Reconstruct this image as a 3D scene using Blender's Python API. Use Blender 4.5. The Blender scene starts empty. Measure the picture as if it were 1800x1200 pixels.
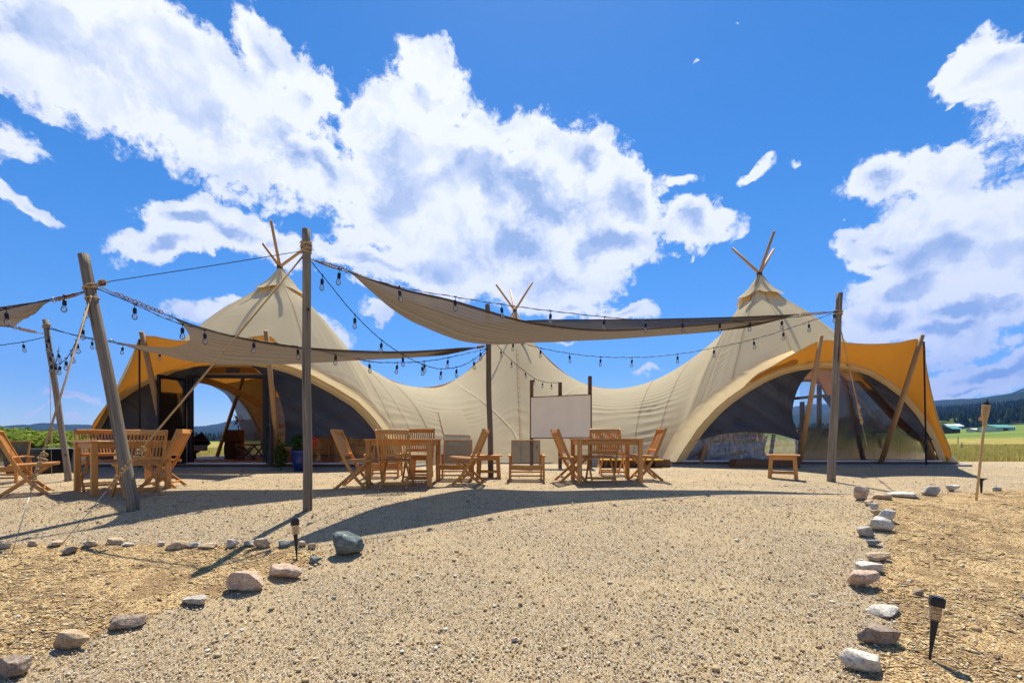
import bpy, math, random
import numpy as np
from mathutils import Vector, noise, Matrix
random.seed(7); np.random.seed(7)
R = math.radians
scene = bpy.context.scene
COL = scene.collection

# ---------------------------------------------------------------- camera
EYE = 0.76; F = 800.0; HX = 900.0; HY = 770.0        # focal length / horizon of the 1800 px wide photograph
cam_data = bpy.data.cameras.new("camera"); cam = bpy.data.objects.new("camera", cam_data); COL.objects.link(cam)
cam.location = (0, 0, EYE); cam.rotation_euler = (R(90), 0, 0)
cam_data.sensor_width = 36; cam_data.lens = 16.0
cam_data.shift_y = (HY-600)/1800.0
cam_data.clip_start = 0.05; cam_data.clip_end = 40000
scene.camera = cam

# ---------------------------------------------------------------- light, exposure
SUN_EL, SUN_AZ = 65.0, 5.0       # azimuth measured from +Y towards +X
scene.view_settings.view_transform = 'Standard'; scene.view_settings.look = 'None'
scene.view_settings.exposure = 0.76; scene.view_settings.gamma = 1.0
scene.view_settings.use_curve_mapping = False
sd = bpy.data.lights.new("sun", 'SUN'); sd.energy = 5.0; sd.angle = R(0.53); sd.color = (1.0, 0.93, 0.82)
so = bpy.data.objects.new("sun", sd); COL.objects.link(so)
sdir = Vector((math.sin(R(SUN_AZ))*math.cos(R(SUN_EL)), math.cos(R(SUN_AZ))*math.cos(R(SUN_EL)), math.sin(R(SUN_EL))))
so.rotation_euler = sdir.to_track_quat('Z', 'Y').to_euler(); so.location = (4, 30, 40)

class NT:
    """small helper round a node tree"""
    def __init__(s, nt): s.nt = nt; nt.nodes.clear()
    def n(s, typ, **kw):
        nd = s.nt.nodes.new(typ)
        ins = kw.pop('ins', {})
        for k, v in kw.items(): setattr(nd, k, v)
        for k, v in ins.items():
            if hasattr(v, 'is_output') or isinstance(v, bpy.types.NodeSocket): s.nt.links.new(v, nd.inputs[k])
            else: nd.inputs[k].default_value = v
        return nd
    def math(s, op, a, b=None, c=None, clamp=False):
        nd = s.nt.nodes.new('ShaderNodeMath'); nd.operation = op; nd.use_clamp = clamp
        for i, v in enumerate((a, b, c)):
            if v is None: continue
            if isinstance(v, bpy.types.NodeSocket): s.nt.links.new(v, nd.inputs[i])
            else: nd.inputs[i].default_value = v
        return nd.outputs[0]
    def vmath(s, op, a, b=None, scale=None):
        nd = s.nt.nodes.new('ShaderNodeVectorMath'); nd.operation = op
        for i, v in enumerate((a, b)):
            if v is None: continue
            if isinstance(v, bpy.types.NodeSocket): s.nt.links.new(v, nd.inputs[i])
            else: nd.inputs[i].default_value = v
        if scale is not None: nd.inputs['Scale'].default_value = scale
        return nd.outputs['Value'] if op in ('LENGTH', 'DOT_PRODUCT', 'DISTANCE') else nd.outputs[0]
    def ramp(s, fac, stops, interp='LINEAR'):
        nd = s.nt.nodes.new('ShaderNodeValToRGB'); cr = nd.color_ramp; cr.interpolation = interp
        while len(cr.elements) < len(stops): cr.elements.new(0.5)
        for e, (p, c) in zip(cr.elements, stops):
            e.position = p; e.color = (c[0], c[1], c[2], 1) if len(c) == 3 else c
        s.nt.links.new(fac, nd.inputs[0]); return nd.outputs[0]
    def mix(s, fac, a, b, blend='MIX'):
        nd = s.nt.nodes.new('ShaderNodeMix'); nd.data_type = 'RGBA'; nd.blend_type = blend
        for k, v in ((0, fac), (6, a), (7, b)):
            if isinstance(v, bpy.types.NodeSocket): s.nt.links.new(v, nd.inputs[k])
            else: nd.inputs[k].default_value = (v[0], v[1], v[2], 1) if isinstance(v, tuple) else v
        return nd.outputs[2]
    def noise(s, vec, scale, detail=4, rough=0.55, dist=0.0, col=False):
        nd = s.n('ShaderNodeTexNoise', ins={'Scale': scale, 'Detail': detail, 'Roughness': rough, 'Distortion': dist})
        if vec is not None: s.nt.links.new(vec, nd.inputs['Vector'])
        return nd.outputs['Color' if col else 'Fac']
    def smooth(s, x, a, b):
        nd = s.n('ShaderNodeMapRange', interpolation_type='SMOOTHSTEP', ins={'From Min': a, 'From Max': b})
        s.nt.links.new(x, nd.inputs['Value']); return nd.outputs[0]
    def link(s, a, b): s.nt.links.new(a, b)

# ---------------------------------------------------------------- sky with clouds (direction space)
world = bpy.data.worlds.new("World"); scene.world = world; world.use_nodes = True
w = NT(world.node_tree)
STR = 0.10
sky = w.n('ShaderNodeTexSky', sky_type='NISHITA', sun_disc=False, sun_elevation=R(SUN_EL), sun_rotation=R(SUN_AZ),
          altitude=1800, air_density=1.0, dust_density=0.6, ozone_density=2.0)
SKY_OUT = sky.outputs[0]
hs = w.n('ShaderNodeHueSaturation', ins={'Hue': 0.5, 'Saturation': 1.40, 'Value': 0.93, 'Color': SKY_OUT})
tc = w.n('ShaderNodeTexCoord').outputs['Generated']
sep = w.n('ShaderNodeSeparateXYZ', ins={0: tc})
den = w.math('ADD', w.math('MAXIMUM', sep.outputs[1], -0.92), 1.0)
U = w.math('DIVIDE', sep.outputs[0], den); V = w.math('DIVIDE', sep.outputs[2], den)
UV = w.n('ShaderNodeCombineXYZ', ins={0: U, 1: V, 2: 0.0}).outputs[0]
# blobs: centre x, y, radius x, radius y (photograph pixels), tilt in degrees (clockwise)
BLOBS = [(60,60,170,95,15),(190,100,170,105,22),(330,165,190,95,28),(470,235,140,95,32),(570,285,70,50,35),(240,20,150,50,10),(455,60,70,50,45),
 (540,150,60,60,45),(18,252,42,42,30),(22,352,52,16,30),(390,308,24,14,20),(222,362,17,11,0),
 (745,150,72,66,0),(720,260,110,110,0),(655,170,26,22,0),(820,320,150,120,10),(700,350,110,90,0),(950,250,60,55,0),(1025,270,60,65,0),(960,350,170,110,5),(1110,350,95,70,15),
 (1215,375,75,45,10),(870,430,200,80,0),(1050,430,120,60,-10),(960,500,120,52,-5),(1010,545,60,24,0),(780,480,150,50,0),(640,330,50,90,0),(625,420,45,40,0),(660,470,110,22,15),(580,440,40,20,25),
 (350,385,100,36,5),(440,410,95,40,20),(300,430,80,30,0),(500,440,60,35,30),
 (370,548,58,20,0),(595,590,34,24,35),(560,570,40,22,30),(740,550,40,14,15),(660,555,34,14,20),(1085,562,60,17,0),(1140,658,28,8,0),(1000,606,26,9,0),
 (1310,297,34,14,-10),(1382,302,17,8,30),(1205,296,44,20,0),(1150,290,14,9,0),(1185,440,22,14,0),(1225,440,9,12,0),(1295,55,14,9,0),(1252,102,10,7,0),
 (1735,120,62,66,20),(1770,190,55,70,15),(1650,135,12,16,0),(1660,248,9,9,0),(1790,285,25,14,0),(1680,200,22,9,-10),
 (1560,335,75,38,-5),(1650,320,80,46,-12),(1690,380,60,40,0),(1495,425,44,26,0),(1560,440,60,30,0),(1530,470,60,20,0),(1468,480,10,12,0),
 (1640,400,90,50,0),(1740,385,95,60,-10),(1660,460,120,60,0),(1770,460,80,80,0),(1600,520,90,45,0),(1720,550,120,50,0),(1560,575,80,40,0),(1660,590,80,36,0),
 (1750,655,100,24,-8),(1690,685,60,16,0),(1790,610,30,14,0),(1240,625,40,20,-45),
 (118,708,48,8,8),(70,722,26,4,0),(130,742,36,6,0),(60,740,20,4,0),(590,730,1,1,0)]
warp = w.vmath('SCALE', w.vmath('SUBTRACT', w.noise(UV, 9.0, 5, 0.6, col=True), (0.5, 0.5, 0.5)), scale=0.085)
UVW = w.vmath('ADD', UV, warp)
warp2 = w.vmath('SCALE', w.vmath('SUBTRACT', w.noise(UV, 34.0, 4, 0.6, col=True), (0.5, 0.5, 0.5)), scale=0.014)
UVW = w.vmath('ADD', UVW, warp2)
def blobfield(vec):
    cur = None
    for (bx, by, rx, ry, ang) in BLOBS:
        a = (bx-HX)/F; b = (HY-by)/F; n = math.sqrt(1+a*a+b*b)
        u, v = a/(n+1), b/(n+1)
        # local size in the (u,v) chart
        sx = rx/F/(n+1); sy = ry/F/(n+1)
        mp = w.n('ShaderNodeMapping', vector_type='TEXTURE', ins={'Location': (u, v, 0), 'Rotation': (0, 0, R(-ang)), 'Scale': (sx, sy, 1)})
        if cur is None: w.link(vec, mp.inputs[0])
        else:   # ties each blob to the one before it, which keeps the shader's working stack small
            va = w.nt.nodes.new('ShaderNodeVectorMath'); va.operation = 'MULTIPLY_ADD'
            w.link(cur, va.inputs[0]); va.inputs[1].default_value = (1e-8,)*3; w.link(vec, va.inputs[2]); w.link(va.outputs[0], mp.inputs[0])
        ln = w.vmath('LENGTH', mp.outputs[0])
        small = min(1.0, max(0.0, (rx-18)/60)); q = w.math('MULTIPLY_ADD', ln, -(0.50+0.50*small), 0.44+0.81*small)
        cur = q if cur is None else w.math('SMOOTH_MAX', cur, q, 0.22)
    return cur
bf = blobfield(UVW)
# the same kind of scattered cumulus carries on outside the frame
un = w.vmath('LENGTH', w.n('ShaderNodeCombineXYZ', ins={0: w.math('MULTIPLY', U, 1.75), 1: w.math('MULTIPLY', w.math('SUBTRACT', V, 0.2), 2.6), 2: 0.0}).outputs[0])
outside = w.smooth(un, 0.98, 1.25)
wild = w.math('MULTIPLY_ADD', w.noise(UVW, 2.6, 5, 0.55), 5.0, -2.75)
wild = w.math('ADD', w.math('MULTIPLY', wild, outside), w.math('MULTIPLY_ADD', outside, 6.0, -6.0))
bf = w.math('SMOOTH_MAX', bf, wild, 0.2)
fb = w.noise(UVW, 15.0, 8, 0.66)
fb2 = w.noise(UV, 75.0, 6, 0.7)
vb = w.n('ShaderNodeTexVoronoi', feature='F1', ins={'Scale': 24.0, 'Detail': 2.0, 'Roughness': 0.6, 'Lacunarity': 2.3}, normalize=True); w.link(UVW, vb.inputs['Vector'])
vbh = w.math('SUBTRACT', 0.36, vb.outputs['Distance'])
D = w.math('ADD', bf, w.math('MULTIPLY_ADD', fb, 1.9, -0.98))
D = w.math('ADD', D, w.math('MULTIPLY', vbh, 0.95))
D = w.math('ADD', D, w.math('MULTIPLY_ADD', fb2, 0.75, -0.37))
D = w.math('ADD', D, w.math('MULTIPLY', w.math('MINIMUM', bf, 0.0), 1.6))
mask = w.smooth(D, 0.10, 0.42)
# billows: the density towards the sun against the density here
UVs = w.vmath('ADD', UVW, (0.004, 0.016, 0.0))
fbs = w.noise(UVs, 15.0, 5, 0.5)
relief = w.math('SUBTRACT', w.noise(UVW, 15.0, 5, 0.5), fbs)
big = w.noise(UVW, 3.6, 3, 0.5)
thick = w.math('MULTIPLY', w.smooth(D, 0.45, 1.15), w.smooth(bf, 0.55, 1.0))
shade = w.math('MULTIPLY', thick, w.math('MULTIPLY_ADD', w.smooth(big, 0.36, 0.57), 0.98, 0.08))
shade = w.math('ADD', shade, w.math('MULTIPLY', w.math('MULTIPLY', thick, vbh), -0.35))
shade = w.math('ADD', shade, w.math('MULTIPLY', relief, 2.4), clamp=True)
K = 1.0/STR
ccol = w.mix(shade, (0.66*K, 0.66*K, 0.66*K), (0.24*K, 0.315*K, 0.455*K))
final = w.mix(mask, hs.outputs[0], ccol)
bg = w.n('ShaderNodeBackground', ins={'Color': final, 'Strength': STR})
wo = w.n('ShaderNodeOutputWorld'); w.link(bg.outputs[0], wo.inputs[0])
world.cycles.sampling_method = 'MANUAL'; world.cycles.sample_map_resolution = 512

# ---------------------------------------------------------------- materials
MATS = {}
def mat(name): m = bpy.data.materials.new(name); m.use_nodes = True; return m, NT(m.node_tree)
def pbsdf(t, col, rough=0.6, metal=0.0, spec=0.3, bump=None, bstr=0.3, bdist=0.01, **extra):
    p = t.n('ShaderNodeBsdfPrincipled', ins={'Roughness': rough, 'Metallic': metal, 'Specular IOR Level': spec})
    if isinstance(col, bpy.types.NodeSocket): t.link(col, p.inputs['Base Color'])
    else: p.inputs['Base Color'].default_value = (*col, 1)
    for k, v in extra.items(): p.inputs[k].default_value = v
    if bump is not None:
        b = t.n('ShaderNodeBump', ins={'Strength': bstr, 'Distance': bdist, 'Height': bump}); t.link(b.outputs[0], p.inputs['Normal'])
    return p
def out(t, sh):
    o = t.n('ShaderNodeOutputMaterial'); t.link(sh if isinstance(sh, bpy.types.NodeSocket) else sh.outputs[0], o.inputs[0])
def objco(t): return t.n('ShaderNodeTexCoord').outputs['Object']
def posn(t): return t.n('ShaderNodeNewGeometry').outputs['Position']
def simple(name, col, rough=0.6, metal=0.0, spec=0.3, var=0.25, sc=8.0, bstr=0.15):
    m, t = mat(name); c = objco(t)
    n1 = t.noise(c, sc, 5, 0.6)
    dark = tuple(x*(1-var) for x in col); lite = tuple(min(1, x*(1+var)) for x in col)
    out(t, pbsdf(t, t.ramp(n1, [(0.3, dark), (0.7, lite)]), rough, metal, spec, bump=t.noise(c, sc*7, 4), bstr=bstr, bdist=0.005)); MATS[name] = m; return m
def wood(name, c1, c2, c3, rough=0.5, sx=60, sy=2.2, crack=0.0, spec=0.3):
    """grain runs along the V of the UV map, which is in metres along the piece"""
    m, t = mat(name); uv = t.n('ShaderNodeTexCoord').outputs['UV']
    rnd = t.n('ShaderNodeObjectInfo').outputs['Random']
    off = t.n('ShaderNodeCombineXYZ', ins={0: t.math('MULTIPLY', rnd, 37.0), 1: t.math('MULTIPLY', rnd, 91.0)}).outputs[0]
    mp = t.n('ShaderNodeMapping', ins={'Scale': (sx, sy, 1)}); t.link(t.vmath('ADD', uv, off), mp.inputs[0])
    n1 = t.noise(mp.outputs[0], 1.0, 6, 0.6, 1.2)
    n2 = t.noise(t.vmath('ADD', uv, off), 3.0, 3)
    col = t.ramp(n1, [(0.25, c1), (0.5, c2), (0.78, c3)])
    col = t.mix(t.math('MULTIPLY', n2, 0.5), col, tuple(x*0.55 for x in c2), 'MIX')
    val = t.math('MULTIPLY_ADD', rnd, 0.35, 0.82)
    h = t.n('ShaderNodeHueSaturation', ins={'Value': val, 'Color': col, 'Saturation': 1.0, 'Hue': 0.5})
    col = h.outputs[0]; bh = n1
    if crack:
        mp2 = t.n('ShaderNodeMapping', ins={'Scale': (sx*0.5, sy*0.35, 1)}); t.link(t.vmath('ADD', uv, off), mp2.inputs[0])
        n3 = t.noise(mp2.outputs[0], 1.0, 8, 0.7, 0.4)
        ck = t.smooth(n3, 0.57, 0.61)
        kn = t.n('ShaderNodeTexVoronoi', ins={'Scale': 2.3, 'Randomness': 1.0}); t.link(t.vmath('ADD', uv, off), kn.inputs[0])
        knot = t.math('SUBTRACT', 1.0, t.smooth(kn.outputs['Distance'], 0.02, 0.07))
        col = t.mix(t.math('MULTIPLY', t.math('MAXIMUM', ck, knot), crack), col, (0.035, 0.03, 0.024))
        bh = t.math('SUBTRACT', n1, t.math('MULTIPLY', ck, 1.5))
    out(t, pbsdf(t, col, rough, spec=spec, bump=bh, bstr=0.35, bdist=0.004)); MATS[name] = m; return m
wood('teak', (0.38,0.155,0.032), (0.62,0.275,0.062), (0.76,0.39,0.115), 0.42, sx=70, sy=2.5, spec=0.4)
wood('teak_red', (0.20,0.08,0.025), (0.36,0.15,0.05), (0.44,0.2,0.07), 0.45, sx=70, sy=2.5, spec=0.4)
wood('weathered', (0.085,0.065,0.048), (0.26,0.21,0.155), (0.50,0.43,0.335), 0.85, sx=70, sy=1.3, crack=0.95, spec=0.1)
wood('weathered_dark', (0.10,0.08,0.06), (0.2,0.16,0.12), (0.30,0.25,0.19), 0.85, sx=45, sy=1.0, crack=0.9, spec=0.1)
wood('pole_wood', (0.30,0.16,0.06), (0.44,0.25,0.10), (0.55,0.33,0.15), 0.55, sx=30, sy=1.2)
wood('pine', (0.40,0.22,0.075), (0.56,0.33,0.12), (0.66,0.42,0.18), 0.5, sx=30, sy=1.4)
wood('dark_wood', (0.05,0.03,0.02), (0.10,0.055,0.035), (0.15,0.085,0.05), 0.5, sx=40, sy=2)
wood('planter_wood', (0.10,0.045,0.018), (0.17,0.08,0.035), (0.23,0.11,0.05), 0.6, sx=40, sy=2)
wood('bamboo', (0.42,0.25,0.09), (0.58,0.37,0.15), (0.68,0.48,0.23), 0.45, sx=25, sy=2)
simple('black_metal', (0.012,0.013,0.016), 0.45, 0.3, 0.4)
simple('black_plastic', (0.014,0.014,0.015), 0.5, 0, 0.4)
simple('grey_plastic', (0.35,0.37,0.39), 0.5)
simple('rope', (0.45,0.30,0.15), 0.9, 0, 0.1, var=0.35, sc=90, bstr=0.5)
simple('rope_brown', (0.30,0.16,0.06), 0.9, 0, 0.1, var=0.35, sc=90, bstr=0.5)
simple('cable_black', (0.010,0.012,0.02), 0.5)
simple('wire', (0.35,0.34,0.32), 0.4, 0.8)
simple('white_board', (0.86,0.77,0.60), 0.6, var=0.05, sc=3, bstr=0.05)
simple('white_paint', (0.7,0.7,0.68), 0.5, var=0.05)
simple('concrete', (0.30,0.30,0.28), 0.85, 0, 0.1, var=0.12, sc=4)
simple('blue_glaze', (0.01,0.03,0.16), 0.3, 0, 0.5, var=0.1)
simple('solar_glass', (0.012,0.014,0.03), 0.15, 0, 0.6, var=0.1)
simple('brown_leather', (0.16,0.075,0.04), 0.5)
simple('charcoal_cloth', (0.06,0.06,0.065), 0.9)
simple('wall_grey', (0.30,0.295,0.29), 0.85, var=0.15, sc=2)
simple('teal_roof', (0.10,0.33,0.27), 0.5, var=0.1)
simple('barn_wall', (0.08,0.06,0.05), 0.8)
simple('white_wall', (0.6,0.6,0.58), 0.7, var=0.05)
simple('red_flower', (0.55,0.02,0.02), 0.5)
simple('leaf_dark', (0.03,0.07,0.02), 0.6, var=0.5, sc=20)
simple('yellow_paint', (0.6,0.38,0.03), 0.6)

def translucent_cloth(name, outer, inner=None, trans=0.35, rough=0.9, wsc=900, bstr=0.12, hole=0.0, transcol=None, stripes=False, big=1.2):
    m, t = mat(name); c = objco(t); g = t.n('ShaderNodeNewGeometry')
    n1 = t.noise(c, big, 5, 0.6); n2 = t.noise(c, 38, 5, 0.6)
    col = t.mix(t.math('MULTIPLY', n1, 0.35), outer, tuple(x*0.72 for x in outer))
    col = t.mix(t.math('MULTIPLY', t.smooth(n2, 0.45, 0.8), 0.22), col, tuple(x*0.7 for x in outer))
    if stripes:
        uv = t.n('ShaderNodeTexCoord').outputs['UV']
        wv = t.n('ShaderNodeTexWave', wave_type='BANDS', bands_direction='Y', ins={'Scale': 5.0, 'Distortion': 3.0, 'Detail': 3.0, 'Detail Scale': 0.6, 'Vector': uv})
        col = t.mix(t.math('MULTIPLY', t.smooth(wv.outputs['Fac'], 0.35, 0.95), 0.6), col, tuple(x*0.45 for x in outer))
        mp = t.n('ShaderNodeMapping', ins={'Scale': (14, 90, 1)}); t.link(uv, mp.inputs[0])
        col = t.mix(t.math('MULTIPLY', t.noise(mp.outputs[0], 1.0, 3), 0.5), col, tuple(min(1, x*1.4) for x in outer))
    if big > 1.0:
        st = t.noise(c, 0.55, 6, 0.7, 1.0); col = t.mix(t.math('MULTIPLY', t.smooth(st, 0.5, 0.72), 0.28), col, tuple(x*y for x, y in zip(outer, (0.80,0.74,0.66))))
    tcol = col
    if inner: 
        col = t.mix(g.outputs['Backfacing'], col, inner); 
        tcol = t.mix(g.outputs['Backfacing'], outer, transcol or inner)
    elif transcol and stripes: tcol = t.mix(t.math('MULTIPLY', t.smooth(wv.outputs['Fac'], 0.3, 0.95), 0.5), transcol, tuple(x*0.35 for x in transcol)); tcol = t.mix(t.math('MULTIPLY', t.noise(mp.outputs[0], 1.0, 3), 0.55), tcol, tuple(x*1.35 for x in transcol))
    elif transcol: tcol = transcol
    bump = t.n('ShaderNodeBump', ins={'Strength': bstr, 'Distance': 0.01, 'Height': t.math('ADD', n2, t.math('MULTIPLY', n1, 2.0))})
    d = t.n('ShaderNodeBsdfDiffuse', ins={'Roughness': 0.6}); t.link(col, d.inputs[0]); t.link(bump.outputs[0], d.inputs['Normal'])
    tr = t.n('ShaderNodeBsdfTranslucent'); 
    if isinstance(tcol, bpy.types.NodeSocket): t.link(tcol, tr.inputs[0])
    else: tr.inputs[0].default_value = (*tcol, 1)
    mx = t.n('ShaderNodeMixShader', ins={0: trans}); t.link(d.outputs[0], mx.inputs[1]); t.link(tr.outputs[0], mx.inputs[2])
    res = mx.outputs[0]
    if hole:
        tp = t.n('ShaderNodeBsdfTransparent'); m2 = t.n('ShaderNodeMixShader', ins={0: hole}); t.link(res, m2.inputs[1]); t.link(tp.outputs[0], m2.inputs[2]); res = m2.outputs[0]
    out(t, res); MATS[name] = m; return m
CREAM = (0.87, 0.745, 0.475)
translucent_cloth('canvas', CREAM, (0.42,0.20,0.04), 0.26, transcol=(0.42,0.165,0.018), bstr=0.3)
translucent_cloth('canvas_seam', (0.62,0.51,0.33), (0.5,0.25,0.06), 0.25)
translucent_cloth('trim', (0.70,0.52,0.25), None, 0.15)
translucent_cloth('sail', (0.150,0.118,0.086), None, 0.34, hole=0.04, stripes=True, transcol=(0.165,0.128,0.090))
translucent_cloth('hood', CREAM, (0.60,0.40,0.17), 0.22, bstr=0.3, transcol=(0.5,0.3,0.1))
translucent_cloth('canvas_plain', CREAM, None, 0.15, bstr=0.4)
translucent_cloth('sail_edge', (0.12,0.095,0.07), None, 0.1)
translucent_cloth('netting', (0.080,0.083,0.094), None, 0.12, hole=0.0, transcol=(0.10,0.10,0.11), big=0.6)
translucent_cloth('netting_light', (0.13,0.13,0.135), None, 0.45, hole=0.12, transcol=(0.25,0.25,0.26))
translucent_cloth('sling', (0.16,0.125,0.105), None, 0.2, hole=0.22, transcol=(0.2,0.16,0.13))
# clear vinyl
def netting_mat():
    m, t = mat('netting'); c = objco(t)
    m0 = t.n('ShaderNodeMapping', ins={'Rotation': (0, R(-32), 0)}); t.link(c, m0.inputs[0]); mp = t.n('ShaderNodeMapping', ins={'Scale': (0.45, 0.45, 3.6)}); t.link(m0.outputs[0], mp.inputs[0])
    f = t.noise(mp.outputs[0], 1.0, 5, 0.55, 0.6); f2 = t.noise(c, 0.8, 4); wv = t.noise(c, 240, 2)
    col = t.ramp(f, [(0.3, (0.058,0.062,0.072)), (0.5, (0.085,0.088,0.098)), (0.72, (0.125,0.127,0.137))])  # fold shading put into the colour: lighter crests, darker hollows
    col = t.mix(t.math('MULTIPLY', t.smooth(f2, 0.4, 0.65), 0.55), col, (0.045,0.060,0.095))
    col = t.mix(t.math('MULTIPLY', wv, 0.25), col, (0.03,0.03,0.035))
    b = t.n('ShaderNodeBump', ins={'Strength': 0.9, 'Distance': 0.12, 'Height': f})
    d = t.n('ShaderNodeBsdfPrincipled', ins={'Roughness': 0.75, 'Specular IOR Level': 0.25}); t.link(col, d.inputs['Base Color']); t.link(b.outputs[0], d.inputs['Normal'])
    tr = t.n('ShaderNodeBsdfTranslucent', ins={0: (0.10,0.10,0.11,1)}); mx = t.n('ShaderNodeMixShader', ins={0: 0.12}); t.link(d.outputs[0], mx.inputs[1]); t.link(tr.outputs[0], mx.inputs[2]); out(t, mx); MATS['netting'] = m
netting_mat()
def vinyl(name, tint, gloss=0.16, bsc=5.0, bstr=0.6, haze=0.06):
    m, t = mat(name); c = objco(t)
    mp = t.n('ShaderNodeMapping', ins={'Rotation': (0, R(25), 0), 'Scale': (1.6, 1, 0.8)}); t.link(c, mp.inputs[0])
    b = t.n('ShaderNodeBump', ins={'Strength': bstr, 'Distance': 0.05, 'Height': t.noise(mp.outputs[0], bsc, 6, 0.6, 1.5)})
    tp = t.n('ShaderNodeBsdfTransparent', ins={0: (*tint, 1)})
    gl = t.n('ShaderNodeBsdfGlossy', ins={'Roughness': 0.05}); t.link(b.outputs[0], gl.inputs['Normal'])
    df = t.n('ShaderNodeBsdfDiffuse', ins={0: (0.5, 0.5, 0.5, 1)})
    fr = t.n('ShaderNodeFresnel', ins={'IOR': 1.45}); t.link(b.outputs[0], fr.inputs['Normal'])
    m1 = t.n('ShaderNodeMixShader', ins={0: t.math('ADD', fr.outputs[0], gloss, clamp=True)}); t.link(tp.outputs[0], m1.inputs[1]); t.link(gl.outputs[0], m1.inputs[2])
    m2 = t.n('ShaderNodeMixShader', ins={0: haze}); t.link(m1.outputs[0], m2.inputs[1]); t.link(df.outputs[0], m2.inputs[2])
    out(t, m2); MATS[name] = m
vinyl('vinyl', (0.86,0.86,0.88), 0.015, 1.5, 0.06, 0.05)
vinyl('vinyl_wrinkled', (0.75,0.75,0.76), 0.10, 9.0, 0.7, 0.05)
vinyl('pane', (0.93,0.94,0.95), 0.01, 1.0, 0.02, 0.01)
vinyl('bulb_glass', (0.93,0.93,0.92), 0.06, 1.0, 0.0, 0.03)
vinyl('lens_plastic', (0.60,0.52,0.40), 0.06, 12.0, 0.15, 0.06)
def emitter(name, col, s):
    pass

def stone_mat(name, c1, c2, c3):
    m, t = mat(name); c = objco(t); oi = t.n('ShaderNodeObjectInfo').outputs['Random']
    v = t.vmath('ADD', c, t.n('ShaderNodeCombineXYZ', ins={0: t.math('MULTIPLY', oi, 50.0)}).outputs[0])
    n1 = t.noise(v, 9, 8, 0.65, 0.6); n2 = t.noise(v, 60, 6, 0.7)
    col = t.ramp(n1, [(0.3, c1), (0.5, c2), (0.72, c3)])
    col = t.mix(t.math('MULTIPLY', t.smooth(n2, 0.48, 0.66), 0.7), col, tuple(x*0.35 for x in c1)); col = t.mix(t.math('MULTIPLY', t.smooth(t.noise(v, 130, 3), 0.55, 0.7), 0.4), col, tuple(min(.9, x*1.4) for x in c3))
    col = t.mix(t.math('MULTIPLY', t.smooth(t.noise(v, 16, 5, 0.6), 0.58, 0.64), 0.5), col, tuple(min(1, x*1.35) for x in c3))
    # soil splashed on the lower side
    z = t.n('ShaderNodeSeparateXYZ', ins={0: t.n('ShaderNodeTexCoord').outputs['Generated']}).outputs[2]
    soil = t.math('SUBTRACT', 1.0, t.smooth(t.math('ADD', z, t.math('MULTIPLY_ADD', n1, 0.5, -0.25)), 0.12, 0.36))
    col = t.mix(t.math('MULTIPLY', soil, 0.7), col, (0.2, 0.14, 0.08))
    out(t, pbsdf(t, col, 0.85, spec=0.15, bump=t.math('ADD', n1, t.math('MULTIPLY', n2, 0.5)), bstr=1.0, bdist=0.02)); MATS[name] = m
stone_mat('stone_tan', (0.364,0.247,0.143), (0.546,0.403,0.247), (0.676,0.546,0.377))
stone_mat('stone_pink', (0.416,0.273,0.182), (0.598,0.429,0.305), (0.754,0.598,0.455))
stone_mat('stone_white', (0.44,0.40,0.33), (0.62,0.56,0.45), (0.74,0.70,0.60))
stone_mat('stone_grey', (0.312,0.280,0.227), (0.455,0.416,0.345), (0.624,0.579,0.481))
stone_mat('stone_green', (0.095,0.121,0.115), (0.176,0.209,0.196), (0.324,0.351,0.311))
stone_mat('stone_brown', (0.195,0.143,0.104), (0.312,0.240,0.176), (0.468,0.377,0.286))

def gravel_like(name, cols, scale, patch, patchcol, pf=0.5, bumpd=0.012, dark=(0.06,0.05,0.04), darkf=0.35):
    m, t = mat(name); p = posn(t)
    wv = t.vmath('ADD', p, t.vmath('SCALE', t.vmath('SUBTRACT', t.noise(p, 30, 2, col=True), (0.5,0.5,0.5)), scale=0.02))
    v1 = t.n('ShaderNodeTexVoronoi', ins={'Scale': scale, 'Randomness': 1.0}); t.link(wv, v1.inputs[0])
    v2 = t.n('ShaderNodeTexVoronoi', ins={'Scale': scale*2.3, 'Randomness': 1.0}); t.link(wv, v2.inputs[0])
    s1 = t.n('ShaderNodeSeparateColor', ins={0: v1.outputs['Color']}); s2 = t.n('ShaderNodeSeparateColor', ins={0: v2.outputs['Color']})
    c1 = t.ramp(s1.outputs[0], cols, 'CONSTANT'); c2 = t.ramp(s2.outputs[1], cols, 'CONSTANT')
    gaps = t.smooth(v1.outputs['Distance'], 0.5, 0.72)
    col = t.mix(t.math('GREATER_THAN', s1.outputs[2], 0.45), c2, c1)
    col = t.mix(t.math('MULTIPLY', gaps, 0.6), col, dark)
    n = t.noise(p, 0.9, 6, 0.65); n3 = t.noise(p, 4.5, 5, 0.6)
    col = t.mix(t.math('MULTIPLY', t.smooth(n, 0.42, 0.68), pf), col, patchcol)
    col = t.mix(t.math('MULTIPLY', t.smooth(n3, 0.46 if darkf > 0.5 else 0.55, 0.60 if darkf > 0.5 else 0.75), darkf), col, dark)
    h = t.math('SUBTRACT', t.math('MULTIPLY', s1.outputs[1], 0.7), v1.outputs['Distance'])
    h = t.math('ADD', h, t.math('MULTIPLY', v2.outputs['Distance'], -0.5))
    out(t, pbsdf(t, col, 0.9, spec=0.12, bump=h, bstr=1.0, bdist=bumpd)); MATS[name] = m
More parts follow.
